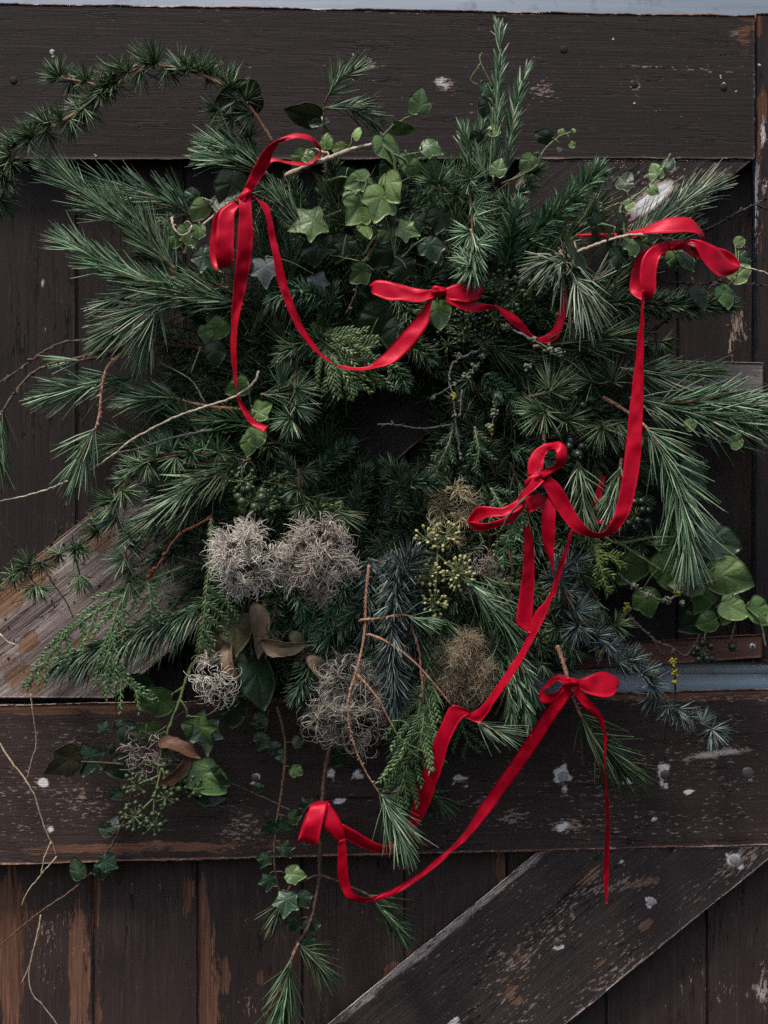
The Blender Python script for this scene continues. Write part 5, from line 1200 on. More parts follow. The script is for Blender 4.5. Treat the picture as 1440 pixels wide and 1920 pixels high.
twig('grass_stalk', 'thin dry grass blade hanging at the lower left corner planks', 'grass stalk', 'straw', ('76,1715,2.6 70,1755,2.8 58,1800,3 54,1830,3 60,1862,3 85,1890,2.8 110,1925,2.6', 1.4), ('72,1740,2.8 58,1800,3 40,1846,3', 1.3))
# bottom
twig('twig', 'thick brown bare twig hanging from the bottom of the wreath, forked near its end', 'twig', 'bark', ('622,1388,7.5 612,1430,7.6 606,1480,7.6 603,1540,7.4 600,1600,7 599,1642,6.8 592,1690,6.6 582,1730,6.4 562,1765,6.2 546,1790,6', 4.6), ('600,1640,6.8 578,1648,6.6 556,1658,6.4', 2.4), ('600,1640,6.8 632,1652,6.8 660,1664,6.8 692,1678,6.6', 2.8), r=3)
sprig('pine', 'dark green pine tuft at the very bottom of the picture', ('560,1768,6.4 548,1795,6.4 541,1830,6.5 536,1862,6.5 532,1890,6.4', .2), k=1.0, mat='pine_dark')
sprig('pine_dark', 'pine tuft to the right of the bottom twig, just above the lowest tuft', '555,1765,6 575,1785,6.2 598,1808,6.3', k=.9)
sprig('pine_dark', 'dark pine tuft hanging under the long red tail at the bottom', ('650,1661,6.8 690,1678,6.6 710,1698,6.4 730,1722,6.3 742,1738,6.3', .35), k=.82)
sprig('pine_dark', 'small pine tuft left of the bottom twig below the ivy trail', ('545,1660,5.6 530,1690,5.6 522,1704,5.6 518,1716,5.6', .3), k=.72)
ivy('trailing ivy vine with small dark leaves hanging left of the bottom twig', [('520,1325,8 530,1365,8 535,1400,7.8 532,1455,7.6 524,1510,7.4 517,1550,7.2 514,1600,7 518,1645,6.6 530,1690,6.2 552,1730,6 566,1770,5.8', 2.8), '470,1485,5 505,1500,5.4 545,1520,6 565,1528,6.2'],
    [(545, 1440, 7.6, 27, 120, -10, 10, 'ivy', 'lobe3'), (548, 1395, 7.4, 25, 70, -10, 10, 'ivy_dark', 'lobe3'), (538, 1412, 7.4, 25, 250, 0, 0, 'ivy_dark', 'lobe3'), (518, 1545, 7.6, 34, 240, 0, 20, 'ivy_vein', 'lobed'), (520, 1540, 7.6, 32, 120, 0, -20, 'ivy_vein', 'lobed'), (540, 1535, 7.2, 30, 80, -20, 0, 'ivy_dark', 'lobe3'),
     (528, 1580, 7.2, 35, 150, 0, 10, 'ivy_dark', 'lobed'), (500, 1600, 7, 30, 200, 0, 10, 'ivy_vein', 'lobe3'), (505, 1640, 7, 34, 190, 0, 10, 'ivy_vein', 'lobed'), (535, 1638, 7, 39, 95, 5, 20, 'ivy', 'lobe3'), (540, 1672, 7.2, 49, 190, 20, 0, 'ivy_vein', 'lobed'), (560, 1672, 6.8, 37, 150, 0, 10, 'ivy_dark', 'lobe3'),
     (552, 1718, 6.4, 34, 185, 0, 10, 'ivy_dark', 'lobe3'), (580, 1720, 6.2, 34, 165, 0, 10, 'ivy_dark', 'lobe3'), (578, 1755, 6, 37, 190, 0, 0, 'ivy_vein', 'lobe3'), (590, 1505, 6.8, 35, 250, -10, 10, 'ivy_dark', 'lobed'), (478, 1480, 5.2, 20, 60, 0, 0, 'ivy_vein', 'small'), (405, 1462, 5, 22, 0, 0, 0, 'ivy_vein', 'small')], bark='bark')
ivy('cluster of little dark ivy leaves in front of the rail left of the ivy trail', ['505,1330,6.6 500,1360,6.6 496,1400,6.2'], [(500, 1345, 6.8, 34, 250, 0, 0, 'ivy_dark', 'lobe3'), (495, 1375, 6.6, 36, 200, 0, 0, 'ivy_dark', 'lobe3'), (505, 1395, 6.4, 30, 130, 0, 0, 'ivy_dark', 'lobe3'), (645, 1405, 7, 40, 210, 0, 20, 'ivy_dark', 'lobe3')], bark='bark')
sprig('pine', 'bare forked orange twig hanging in the bottom centre with a pine tuft at its tip', ('692,1060,11.5 686,1120,12.2 684,1180,12.6 676,1230,13 667,1262,13.2 656,1300,13.4 653,1340,13.4 662,1390,13.2 682,1440,12.8 705,1478,12.4 722,1503,12 738,1535,12 750,1562,12', .81), '667,1262,13.2 688,1285,13.4 708,1310,13.4 722,1335,13.2 735,1360,13', '686,1190,12.6 700,1192,12.8 735,1210,13 775,1240,13 812,1280,12.8 846,1322,12.4', '690,1163,12.4 672,1165,12.5', start=1.0, stem=2.9, k=1.02)
sprig('pine', 'tiny pine tuft on an orange side twig above the olive seed head', ('675,1163,12.6 715,1159,12.9 748,1153,13 768,1155,13 785,1160,13', .74), k=.66)
sprig('pine', 'pine tuft to the right where the red strand crosses the orange twig', ('880,1342,11.5 900,1356,12 915,1362,12.2 930,1368,12.2', .2), k=.78)
sprig('pine_dark', 'dark pine tuft on the rail right of the red strand', ('735,1445,5.5 780,1480,5.6 812,1490,5.6 822,1500,5.6', .65), bark='bark_orange', k=.72)
twig('needle_pair', 'two long pale pine needles under the forked orange twig', 'pine needles', 'green_stem', ('733,1356,13 752,1385,13 785,1405,12.8 818,1422,12.6', 1.3), ('733,1358,13 752,1390,12.6 790,1425,12.2', 1.3), ('735,1352,13 755,1352,13.2 770,1364,13.2', 1.2))
twig('twig', 'orange-brown twig hanging between the bottom thuja frond and the olive seed head', 'twig', 'bark_orange', '770,1170,10.5 782,1205,11 788,1240,11.2 792,1290,11.4 794,1320,11.2', r=2.6, nubs=24)
frond('broad thuja frond hanging at the bottom centre left of the red strand', '800,1255,10.6 788,1320,11.2 776,1380,11.4 762,1440,11.2 742,1502,10.8', extra=('795,1320,11 792,1370,11.6 782,1420,11.4',), side=72, gap=13, mat='thuja', ang=40, leaf=14, wid=2.4, sub=False, sag=.12)
frond('thin thuja spray over the rail right of the broad bottom frond', '860,1335,8 870,1370,8 880,1395,7.8 900,1412,7.4', side=40, gap=14, mat='thuja_dark', sub=False)
sprig('spruce', 'dark flat spruce branch behind the broad thuja frond', '770,1260,8 758,1340,8.4 748,1420,8.2 752,1490,7.6', k=1.0, mat='spruce')
sprig('fir', 'short fir tip with a rounded end below the dry tan leaves', '600,1215,9 580,1245,9.8 566,1280,10 556,1302,9.8', k=1.1, mat='spruce')
sprig('fir', 'dark flat fir branch under the grey seed head and above the curled one', '690,1130,9.5 655,1160,10.2 625,1190,10.5 600,1205,10.4', k=1.05)
sprig('fir', 'dark flat fir branch pointing down between the two twigs', '640,1100,9 622,1150,10 600,1190,10.2', k=1.0)
sprig('blue', 'blue-grey spruce branch hanging down the bottom centre', '752,1040,11 745,1090,11.8 738,1150,12 735,1210,12 738,1270,11.6 742,1320,11', k=1.15, group=G)
sprig('blue', 'bushy blue-grey spruce tip beside the yellow-green flower buds', '735,1130,11.2 752,1085,12 768,1050,12.2', k=1.25)
sprig('fir', 'dark fir tip pointing up into the bottom of the hollow', '790,965,9 765,925,9.8 748,895,10 735,880,10', k=1.15)
sprig('fir', 'dark fir branch below the hollow pointing right', '730,940,9.4 770,905,10 815,905,10.2', k=1.05)
sprig('cedar', 'cedar sprig with wide tufts below left of the hollow', '560,880,10.2 562,915,11 575,945,11.4 600,960,11.4', k=1.05)
sprig('pine_dark', 'dark pine sprig pointing right above the greyish seed head', '560,925,10 600,945,11 640,965,11.4', k=.8)
frond('thin lime thuja twig just above the greyish seed head', '640,940,11.4 612,955,11.8 590,968,11.8 566,975,11.6', side=16, gap=14, mat='thuja_lime', sub=False, leaf=9)
umbel('small ivy umbels at the left rim of the hollow', ['540,885,10.6 500,905,11 485,920,11.2'], [(455, 900, 11.6, 22, 20, 3.6), (500, 945, 11.4, 20, 18, 3.6), (520, 905, 11, 18, 14, 3.4)])
umbel('plump green ivy berries above the largest pale seed head', ['455,915,11 465,935,11.6'], [(470, 938, 11.8, 20, 16, 7.5), (495, 960, 11.2, 12, 8, 6)], mat='berry')
umbel('yellow-green flower umbels with pale buds in the lower right of the wreath', [('815,985,10.4 820,1030,11 818,1090,11.4 812,1150,11.4'), '820,1040,11 845,1062,11.4 855,1075,11.4', '818,1060,11 805,1072,11.2', '822,1010,11 800,1005,11'],
      [(860, 1075, 11.6, 26, 46, 3.0), (802, 1075, 11.4, 20, 24, 3.0), (815, 1130, 11.6, 20, 26, 3.0), (800, 1010, 11, 20, 14, 3.4), (835, 1005, 11, 24, 22, 3.2)], mat='bud', loose=True)
# right lower
sprig('blue_cedar', 'long silvery blue cedar branch reaching to the lower right over the pale blue gap', '1040,1130,9 1085,1160,9.8 1130,1195,10.2 1165,1228,10.4 1198,1262,10.4 1225,1290,10.2 1250,1316,9.8 1290,1342,9.2 1338,1368,8.6', '1090,1165,9.8 1130,1215,10.4 1160,1240,10.6', k=1.05, start=.05, group=G)
sprig('blue_cedar', 'bright silvery cedar tuft beside the three red tails', '1050,1080,12 1062,1115,13 1075,1140,13.4 1085,1175,13', k=1.1)
sprig('blue', 'blue-grey spruce tip right of the three red tails', '1030,1100,11.4 1055,1070,12 1080,1055,12.2', k=1.05)
sprig('cedar', 'dark cedar branch behind the yellow lichen twig', '1060,1050,9.4 1100,1095,10 1130,1140,10.2 1150,1175,9.8', k=1.0)
sprig('pine', 'dark pine tuft hanging under the lower right bow', ('1045,1210,11.4 1060,1255,12 1072,1300,12 1086,1335,11.4 1110,1375,10.6 1145,1415,9.6 1165,1430,9', .5), k=1.1, mat='pine_dark', stem=3.8)
sprig('rosemary', 'rosemary sprigs hanging left of the lower right bow', '950,1230,10.4 968,1275,11 980,1310,11 992,1352,10.6', '940,1240,10 958,1310,10.4 962,1350,10', '960,1215,10.6 985,1260,11.2 1000,1300,11', k=1.05)
sprig('pine', 'pine sprig with loose needles right of the olive seed head', '872,1085,11 895,1110,11.6 925,1140,11.8 955,1175,11.6', k=.9)
sprig('pine_dark', 'loose pine sprig between the dim seed head and the left red tail', '900,1075,10 935,1105,11 965,1150,11.2', k=.8)
frond('pale green thuja tip hanging below the bow right of the hollow', '975,950,15.4 962,985,15.6 952,1010,15.6 940,1058,15.2', side=26, gap=14, mat='thuja', sub=False, leaf=13, wid=2.4)
twig('twig', 'thin dark twig running down from the bow right of the hollow', 'twig', 'bark', '1020,810,13 1018,850,15 1005,905,16.2 978,940,17.2 955,965,17.2 938,995,16.4 918,1008,14 925,1040,13 945,1075,12.6 965,1108,12', r=2.6, nubs=26)
frond('lime green thuja sprig under the swag of the right-hand ribbon', '1102,1005,11.6 1120,1040,12.2 1128,1070,12.4 1140,1112,12', extra=('1108,1018,11.8 1135,1040,12.2 1170,1060,12',), side=24, gap=14, mat='thuja_lime', sub=False, leaf=13, wid=2.2)
twig('lichen_twig', 'crooked twig with orange-yellow lichen hanging over the pale blue gap', 'lichen twig', 'bark_dark', ('1175,1150,9 1205,1180,9.4 1235,1205,9.6 1262,1215,9.8 1285,1230,9.8 1302,1208,10 1312,1190,10', 2.8), ('1262,1216,9.8 1264,1250,9.8 1266,1300,9.4 1252,1345,9 1247,1390,8.6 1246,1425,8.4', 2.0), ('1225,1198,9.6 1238,1222,9.8 1244,1230,9.8', 1.6), r=2.4, nubs=16,
     lichen=((1261, 1240, 9.9, 5), (1263, 1262, 9.9, 4), (1264, 1280, 9.8, 3), (1176, 1138, 9.6, 7), (1165, 1165, 9.4, 5), (1105, 1160, 10.6, 8), (1122, 1222, 10.6, 3)))
twig('lichen_twig', 'lichen-crusted grey twig across the big ivy leaves on the right', 'lichen twig', 'bark_grey', ('1160,1075,10 1185,1098,10.2 1220,1118,10.4 1250,1125,10.4 1285,1108,10.4 1312,1096,10.2 1350,1088,9.8', 2.6), r=2.4, nubs=12, lichen=((1270, 1112, 10.5, 4), (1310, 1097, 10.4, 3), (1215, 1115, 10.5, -5), (1250, 1124, 10.5, -5), (1280, 1130, 10.4, -3), (1190, 1100, 10.4, -4)))
ivy('large green ivy leaves on a drooping stem at the right beside the brown strip', [('1130,1005,9.5 1160,1018,9.8 1230,1008,10 1300,1010,10 1335,1045,9.8 1362,1080,9.4 1392,1130,9 1425,1165,8.8 1436,1215,8.4', 3.0), '1160,1018,9.8 1195,1040,10 1240,1070,10'],
    [(1306, 1004, 9.6, 88, 108, 0, 14, 'ivy_dark', 'ovate'), (1326, 1066, 9.8, 90, 112, 5, -12, 'ivy_light', 'ovate'), (1352, 1128, 9.6, 58, 118, 0, 15, 'ivy_light', 'ovate'), (1330, 1095, 9.2, 62, 200, -10, 15, 'ivy', 'ovate'), (1240, 1035, 9.6, 92, 150, -10, 10, 'ivy', 'ovate'), (1205, 1040, 9.2, 70, 215, -10, 10, 'ivy', 'ovate'), (1320, 1085, 9.8, 66, 262, 0, -15, 'ivy', 'ovate'),
     (1375, 1125, 9, 50, 200, 0, 10, 'ivy_light', 'ovate'), (1345, 1160, 8.8, 44, 250, 0, 10, 'ivy', 'small'), (1405, 1130, 8.6, 60, 130, -10, 20, 'ivy', 'ovate'), (1340, 1140, 8.2, 80, 230, -20, 10, 'ivy_dark', 'ovate'), (1205, 1105, 8.8, 60, 160, -10, 0, 'ivy', 'lobe3'), (1438, 1150, 9, 40, 110, 0, 0, 'ivy_light', 'ovate'), (1260, 1000, 9.4, 66, 100, -20, 0, 'ivy', 'ovate')], r=2.8)
umbel('dark ivy berries hanging in front of the brown strip', [('1345,1160,8.6 1330,1170,8.6 1322,1190,8.4 1321,1218,8.2'), '1380,1160,8.2 1374,1185,8 1370,1203,7.8'], [(1320, 1222, 8.2, 14, 9, 7.5), (1368, 1206, 7.8, 3, 1, 8.5)], mat='berry_dark')
sprig('pine', 'pine branch drooping down the right side to the big ivy leaves', ('1130,745,10.5 1165,765,11 1210,800,11.5 1240,845,12 1262,890,12.4 1278,940,12.6 1288,985,12.6 1292,1030,12.4', .28), k=1.22, stem=3.8, group=G, ang=36)
sprig('pine', 'long pine branch reaching the right edge below the grey wood strip', '1190,745,9.5 1250,765,10.2 1320,780,10.6 1380,790,10.6 1440,800,10.4 1480,808,10', '1230,758,10 1290,752,10.8 1350,755,11 1410,760,11', k=1.15, mat='pine', group=G, ang=33)
sprig('pine', 'pine branch whose tip ends at the grey wood strip', '1160,690,9.4 1210,700,10 1260,700,10.2 1305,698,10', k=.95, mat='pine')
sprig('pine', 'pine branch with light tips left of the right-hand red tail', '1000,650,10.5 1050,645,11.4 1100,640,12 1150,632,12.2', k=.98, mat='pine_dark', group=G)
sprig('pine_dark', 'short pine sprig hanging right of the lower red bow', '1082,860,11.5 1088,890,12.2 1093,930,12.6 1092,955,12.6', k=.95, bark='bark_orange', mat='pine')
sprig('pine', 'short pine sprig behind the long right-hand red tail', '1165,860,11 1160,900,11.8 1150,940,12', k=.85)
twig('twig', 'thin trailing vine with pale leaf buds crossing to the right edge', 'twig', 'bark_grey', '1180,745,11 1210,765,11.4 1260,788,11.6 1310,812,11.6 1370,832,11.4 1450,852,11', r=1.8, nubs=40)
ivy('small pale ivy buds on the trailing vine at the right edge', ['1286,795,11.6 1292,800,11.6', '1370,826,11.4 1378,832,11.4'], [(1285, 802, 11.8, 26, 60, 0, 0, 'ivy_light', 'small'), (1368, 832, 11.6, 30, 70, 0, 0, 'ivy_light', 'small')], r=1.2)
umbel('dull green ivy berries at the right of the wreath behind the red tail', ['1180,985,10 1195,960,10.4'], [(1190, 965, 10.4, 22, 14, 8), (1075, 845, 11.6, 12, 6, 8.5), (1090, 755, 10.6, 16, 9, 7.5)], mat='berry_dark')
for (lb, path) in (('wide cedar tuft right of the hollow beside the lichen twig', '990,745,11 1010,740,12 1030,735,12.4'), ('large dusky cedar tuft above the lower red bow', '1060,790,10.6 1040,775,11.6 1020,770,12'), ('dusky cedar tuft left of the right-hand tail, upper one', '1150,720,10.6 1130,720,11.4 1112,715,11.6'), ('dusky cedar tuft left of the right-hand tail, lower one', '1165,790,10.4 1140,790,11.2 1122,800,11.4')):
    sprig('cedar', lb, path, k=1.55, group='dusky cedar tufts right of the hollow')
ivy('dusky ivy leaf at the right behind the drooping pine branch', ['1270,880,8 1290,885,8.2'], [(1282, 862, 8.4, 66, 130, -10, 10, 'ivy_vein', 'lobed'), (1300, 900, 8, 40, 160, 0, 0, 'ivy_dark', 'lobe3')])
# right of the hollow
twig('lichen_twig', 'grey lichen twig hanging at the right rim of the hollow', 'lichen twig', 'bark_grey', ('905,655,11 880,665,12 850,680,12.4 842,712,12.6 850,745,12.6 855,790,12.4 862,850,12 868,860,11.8', 2.4), ('900,680,12.2 870,708,12.6 840,728,12.6 806,748,12.4', 2.2), ('866,730,12.6 862,790,12.4', 1.8), r=2.2, nubs=14, lichen=((852, 742, 12.8, 3), (860, 668, 12.6, -4), (872, 706, 12.8, -5), (890, 690, 12.6, -5), (812, 745, 12.6, -3), (905, 670, 12.2, -4)))
twig('lichen_twig', 'short twig thick with pale green lichen right of the hollow', 'lichen twig', 'bark_grey', ('935,735,11 928,770,11.8 924,800,12 920,812,12', 2.2), nubs=14, lichen=((932, 745, 11.8, -5), (926, 775, 12, -6), (920, 808, 12.2, 4), (918, 800, 12.2, -4)))
twig('twig', 'bare pale twig pointing left into the dark hollow', 'twig', 'bark_grey', '852,795,11.4 820,800,11.8 790,804,12 750,798,12 708,795,11.8', '738,798,12 735,792,12', r=1.9, nubs=40)
frond('thuja sprig hanging down at the right rim of the hollow', '850,795,11 842,830,11.6 828,860,11.8 812,896,11.6', side=28, gap=14, mat='thuja_dark', sub=False, leaf=13)
frond('second thuja sprig right of the hollow, further from its rim', '890,800,11 895,830,11.6 898,850,11.6 890,880,11.4', side=30, gap=13, mat='thuja_dark', sub=False, leaf=12)
frond('thuja sprig behind the lower red bow on its left', '920,915,12 940,950,12.6 955,975,12.6', side=34, gap=14, mat='thuja_dark', sub=False, leaf=12)
twig('lichen_twig', 'lichen twig crossing the end of the middle ribbon tail', 'lichen twig', 'bark_grey', ('940,610,12.4 975,625,13 1005,640,13.2 1030,655,13 1050,662,12.6 1052,690,12', 2.6), nubs=16, lichen=((1030, 655, 13.2, -5), (1000, 636, 13.3, -3), (948, 612, 12.8, -5), (1050, 660, 12.8, -5), (990, 688, 12, -5)))
for k, (x, y) in enumerate(((870, 620), (905, 640), (840, 645), (880, 590), (930, 600), (960, 560), (1000, 540), (945, 530))):
    umbel(['dim ivy berry umbel under the middle red tail, lowest centre', 'dim ivy berry umbel right under the middle red tail', 'dim ivy berry umbel left of the lichen twig', 'dim ivy berry umbel touching the right loop of the middle bow', 'dim ivy berry umbel below the end of the middle tail', 'ivy berry umbel above the middle tail, near the bow', 'ivy berry umbel above the middle tail, farthest right', 'ivy berry umbel between the larch tip and the pale pine'][k],
          [[(x, y + 40, 9), (x - 5, y + 20, 10), (x, y, 10.6)]], [(x, y, 10.6, 22, 16, 4.2)], mat='berry_dark' if k < 5 else 'berry')
# upper right
sprig('pine_pale', 'pale bluish pine tuft fanning downward left of the right-hand bow', '1050,470,12 1062,500,13 1075,520,13.6 1088,540,13.8', '1088,540,13.8 1092,556,13.8', k=1.05, droop=.35)
sprig('pine_pale', 'pale pine tuft with curved needles above the downward fan', '1085,500,11.5 1055,490,12.6 1030,492,13', k=.85, droop=.3)
sprig('pine', 'pine branch pointing up right behind the right-hand bow', '1110,530,8.5 1170,480,9.4 1220,430,10 1262,394,10 1308,364,9.8', k=1.08, mat='pine_pale', group=G)
sprig('pine', 'second pine branch under the right-hand bow', '1120,560,9 1180,510,10 1230,470,10.4 1265,435,10.4', k=1.0, mat='pine_dark', group=G)
sprig('fir', 'dark glossy fir branch with upright tip at the upper right', '985,455,9 1020,422,9.8 1060,385,10.2 1095,350,10.4 1118,325,10.2', k=1.35, group=G)
sprig('fir', 'dark fir tip seen end-on beside the upright fir branch', '950,500,10 958,455,11 964,420,11.8 968,395,12', k=1.3)
sprig('fir', 'dark spruce branch pointing right under the right-hand bow', '1100,565,9.5 1160,568,10.2 1230,570,10.6 1300,575,10.6 1360,572,10.2', k=1.25, group=G, mat='spruce')
twig('thorn_twig', 'dark thorny bare twig at the right with upward side shoots', 'twig', 'bark_dark', ('1170,690,9 1185,655,9.4 1215,625,9.6 1235,612,9.6 1290,570,9.6 1335,535,9.4 1375,512,9 1410,488,8.6', 2.6), ('1232,650,9.4 1228,625,9.6 1205,610,9.6 1195,600,9.4', 2.0), ('1195,620,9.4 1220,590,9.6 1240,560,9.6 1250,528,9.6', 2.2), ('1240,528,9.6 1300,532,9.4 1360,530,9 1450,537,8.6', 2.0), ('1270,500,9.6 1262,535,9.6', 1.5), nubs=10)
twig('thorn_twig', 'dark thorny twig above the right-hand bow reaching the right edge', 'twig', 'bark_dark', ('1290,440,9 1330,428,9 1380,400,8.6 1420,382,8.2 1460,360,8', 2.4), ('1420,382,8.2 1436,392,8 1460,398,8', 1.8), ('1272,390,9 1274,365,9 1280,345,9', 2.4), nubs=9)
twig('vine', 'pale brown vine carrying the right-hand bow to the right edge', 'vine', 'bark_tan', ('1075,475,13 1110,462,14 1150,448,15 1200,440,15.6 1262,450,15.2 1320,470,14 1380,497,13 1415,506,12.6 1460,520,12', 3.0), ('1076,452,13.5 1082,470,13.6', 1.8), r=3)
ivy('ivy shoot with curled green leaves rising above the right-hand vine', [('1170,445,14.6 1168,415,14 1163,390,13.6 1178,378,13.4 1200,362,13 1225,340,12.6 1245,315,12.2 1257,288,12', 2.4), '1178,378,13.4 1150,385,13.4 1125,398,13.2', '1128,420,14 1150,425,14.4 1175,434,14.8'],
    [(1165, 355, 12.8, 40, 30, 0, 20, 'ivy_dark', 'ovate'), (1170, 388, 13.8, 24, 60, 0, 10, 'ivy_light', 'small'), (1215, 350, 13, 26, 120, 0, 10, 'ivy_light', 'small'), (1235, 335, 12.4, 34, -20, -10, 10, 'ivy', 'ovate'), (1248, 318, 12.4, 30, 30, -10, 10, 'ivy_dark', 'ovate'), (1122, 380, 13.4, 40, 195, 0, 60, 'ivy_dark', 'small'), (1126, 400, 13.8, 56, 188, 0, 50, 'ivy_dark', 'ovate'), (1170, 402, 14.2, 52, 185, 0, 60, 'ivy_dark', 'ovate'),
     (1180, 440, 14.8, 40, 165, 10, 10, 'ivy', 'lobe3'), (1158, 462, 14.4, 44, 175, 0, 20, 'ivy_dark', 'lobe3'), (1150, 440, 14.6, 26, 200, 0, 50, 'ivy_dark', 'small'), (1068, 450, 13.6, 66, 155, 0, 55, 'ivy_dark', 'ovate'), (1190, 450, 14.4, 34, 110, 0, 0, 'ivy', 'small')], r=2)
ivy('small ivy leaves hanging under the right loop of the right-hand bow', ['1320,470,13.6 1300,500,13 1295,520,12.6', '1380,520,12.4 1365,535,12.2 1352,545,12'], [(1275, 470, 13, 44, 140, 0, 30, 'ivy_dark', 'ovate'), (1262, 468, 13, 36, 170, 0, 10, 'ivy', 'small'), (1300, 536, 12.6, 50, 155, 0, 40, 'ivy_dark', 'ovate'), (1370, 525, 12.4, 46, 50, 0, 10, 'ivy_light', 'ovate'), (1352, 535, 12.2, 44, 160, 0, 20, 'ivy', 'ovate'), (1385, 470, 11.6, 36, 160, 0, 10, 'ivy_dark', 'lobe3'), (1378, 458, 11.4, 24, 60, 0, 0, 'ivy_light', 'small')], r=1.4)
ivy('slim ivy tip with tiny leaves right of the rosemary', [('940,345,11 975,330,11.6 1005,312,12 1018,285,12 1040,262,11.8 1062,250,11.6 1072,248,11.4', 2.0)], [(1000, 290, 12.2, 40, 215, 0, 20, 'ivy_light', 'ovate'), (1035, 262, 11.6, 34, 290, 0, 20, 'ivy_dark', 'ovate'), (1068, 268, 11.8, 14, 120, 0, 0, 'ivy_light', 'small'), (1072, 247, 11.6, 10, 60, 0, 0, 'ivy_light', 'small'), (1052, 254, 11.6, 16, 10, 0, 0, 'ivy', 'small'), (1050, 276, 11.6, 10, 200, 0, 0, 'ivy_light', 'small')], r=2)
# top
sprig('rosemary', 'tall pale rosemary sprig standing highest at the top of the wreath', '925,345,11 930,250,11.6 934,160,11.8 938,90,11.6 936,62,11.2', k=1.0, start=.02, group=G)
sprig('rosemary', 'second tall rosemary sprig right of the highest one', '945,335,10.6 958,250,11 972,175,11 985,142,10.8', k=1.0, start=.05, group=G)
sprig('rosemary', 'shorter dark rosemary sprig left of the two tall ones', '915,345,10.6 900,300,11 895,270,11 908,225,10.8', '880,330,10.6 878,290,11 872,255,10.8', k=1.0, mat='rosemary')
ivy('thin curling ivy tendril beside the top of the tallest rosemary', [('925,165,12 912,140,12.2 902,118,12.2 900,105,12 905,98,12', 1.3), '902,118,12.2 890,135,12 883,152,11.8 900,160,11.8', '918,330,12 922,260,12.2 924,200,12.2'], [(905, 155, 12, 34, 150, 0, 30, 'ivy_dark', 'lobe3'), (915, 185, 12, 36, 190, 0, 20, 'ivy_dark', 'ovate'), (905, 250, 11.6, 26, 240, 0, 20, 'ivy_dark', 'small'), (930, 330, 12.4, 36, 15, 0, 10, 'ivy', 'ovate'), (915, 245, 12.2, 26, 90, 0, 10, 'ivy_light', 'small')], r=1.6)
sprig('cedar', 'cedar branch hanging straight down onto the middle bow', '880,335,12.5 882,375,13.4 885,420,14.2 888,470,14.8 886,505,15.2', k=1.12, mat='pine', start=.0, group=G)
sprig('pine', 'bright green pine tip at the lower end of the hanging cedar branch', '884,430,14.2 888,465,14.8 888,500,15.2', k=.62, mat='pine')
sprig('cedar', 'cedar tufts left of the hanging cedar branch below the top rail', '860,370,11.4 835,360,12.2 815,345,12.4', k=1.2)
sprig('pine', 'upright pine sprig against the top rail above the bow', ('612,330,10 610,260,10.6 608,200,11 622,170,11.4 640,148,11.6 655,138,11.6', .72), '609,203,11 640,201,11.2 662,202,11', bark='bark', k=.72, group=G)
sprig('pine_dark', 'faint pine tuft right of the upright pine sprig', ('609,203,10.8 645,201,11 672,208,10.8 690,218,10.6', .4), k=.75)
sprig('cedar', 'cedar tufts hanging under the cedar arch near the bow', '470,260,10.4 450,235,10.8 430,215,10.8 408,205,10.6', '480,270,10.4 452,258,10.8 430,252,10.8', k=1.08)
sprig('pine_dark', 'pine sprig behind the upper left bow', '545,350,9.5 510,355,10.5 480,375,11', k=.85)
sprig('pine', 'pine sprig with bright needles between the swag and the ivy leaf', '600,480,10.5 575,440,11.4 555,410,11.8 540,390,12', k=.9)
sprig('pine_dark', 'sparse pine sprig below the pale bent vine', '660,430,10 635,400,11 620,375,11.4', k=.75)
twig('vine', 'thick pale bent vine above the big light ivy leaves', 'vine', 'bark_tan', ('535,330,12 585,308,13.6 620,296,13.6 660,280,13 700,271,13.2 716,272,13.2', 5.6), ('600,303,12.4 618,288,12.6 605,285,12.4 590,278,12', 2.6), r=5)
ivy('big light green ivy leaves above the middle bow', [('716,272,13.2 735,288,13.2 742,320,12.8 738,370,12.2 725,420,11.6 700,450,11.4 680,480,11.2', 3.4), '616,340,12.6 640,332,13 668,338,13.4 700,345,13.6 720,352,13.6', '712,270,13.2 722,250,13.4 742,232,13.6 765,220,13.6 785,215,13.4', '735,288,13.2 760,300,13.2 770,320,13 780,330,12.8'],
    [(718, 350, 13.8, 70, 190, 15, 24, 'ivy_light', 'lobe3'), (722, 326, 13.8, 60, 158, 15, -35, 'ivy_light', 'ovate'), (682, 372, 13.6, 64, 208, 25, 30, 'ivy_light', 'lobe3'), (672, 352, 13.2, 36, 240, 20, -50, 'ivy', 'lobe3'), (694, 330, 13.2, 50, 245, 10, 0, 'ivy', 'ovate'), (675, 412, 13.6, 42, 150, 20, 45, 'ivy_light', 'ovate'), (785, 214, 13.8, 50, 8, 0, -20, 'ivy', 'ovate'), (712, 252, 13.2, 60, 150, 0, 30, 'ivy', 'ovate'), (735, 240, 13, 40, 100, 10, -55, 'ivy', 'ovate'), (655, 315, 12.6, 50, 200, -10, 20, 'ivy_dark', 'ovate')], mat='ivy_light', r=2)
ivy('curled ivy leaves and stalks just right of the pale bent vine', ['740,300,13 765,290,13.2 790,285,13.2', '790,300,12.8 812,296,13 818,305,13', '745,310,12.8 765,330,12.8 785,332,12.8 800,345,12.6'], [(790, 270, 13.2, 44, 110, 0, 20, 'ivy', 'lobe3'), (788, 300, 13, 40, 200, 0, 40, 'ivy_light', 'small'), (760, 285, 12.8, 52, 160, 0, 30, 'ivy', 'ovate'), (735, 290, 12.6, 44, 195, 0, 20, 'ivy_dark', 'ovate'), (820, 300, 12.6, 34, 210, 0, 30, 'ivy', 'small')], r=1.8)
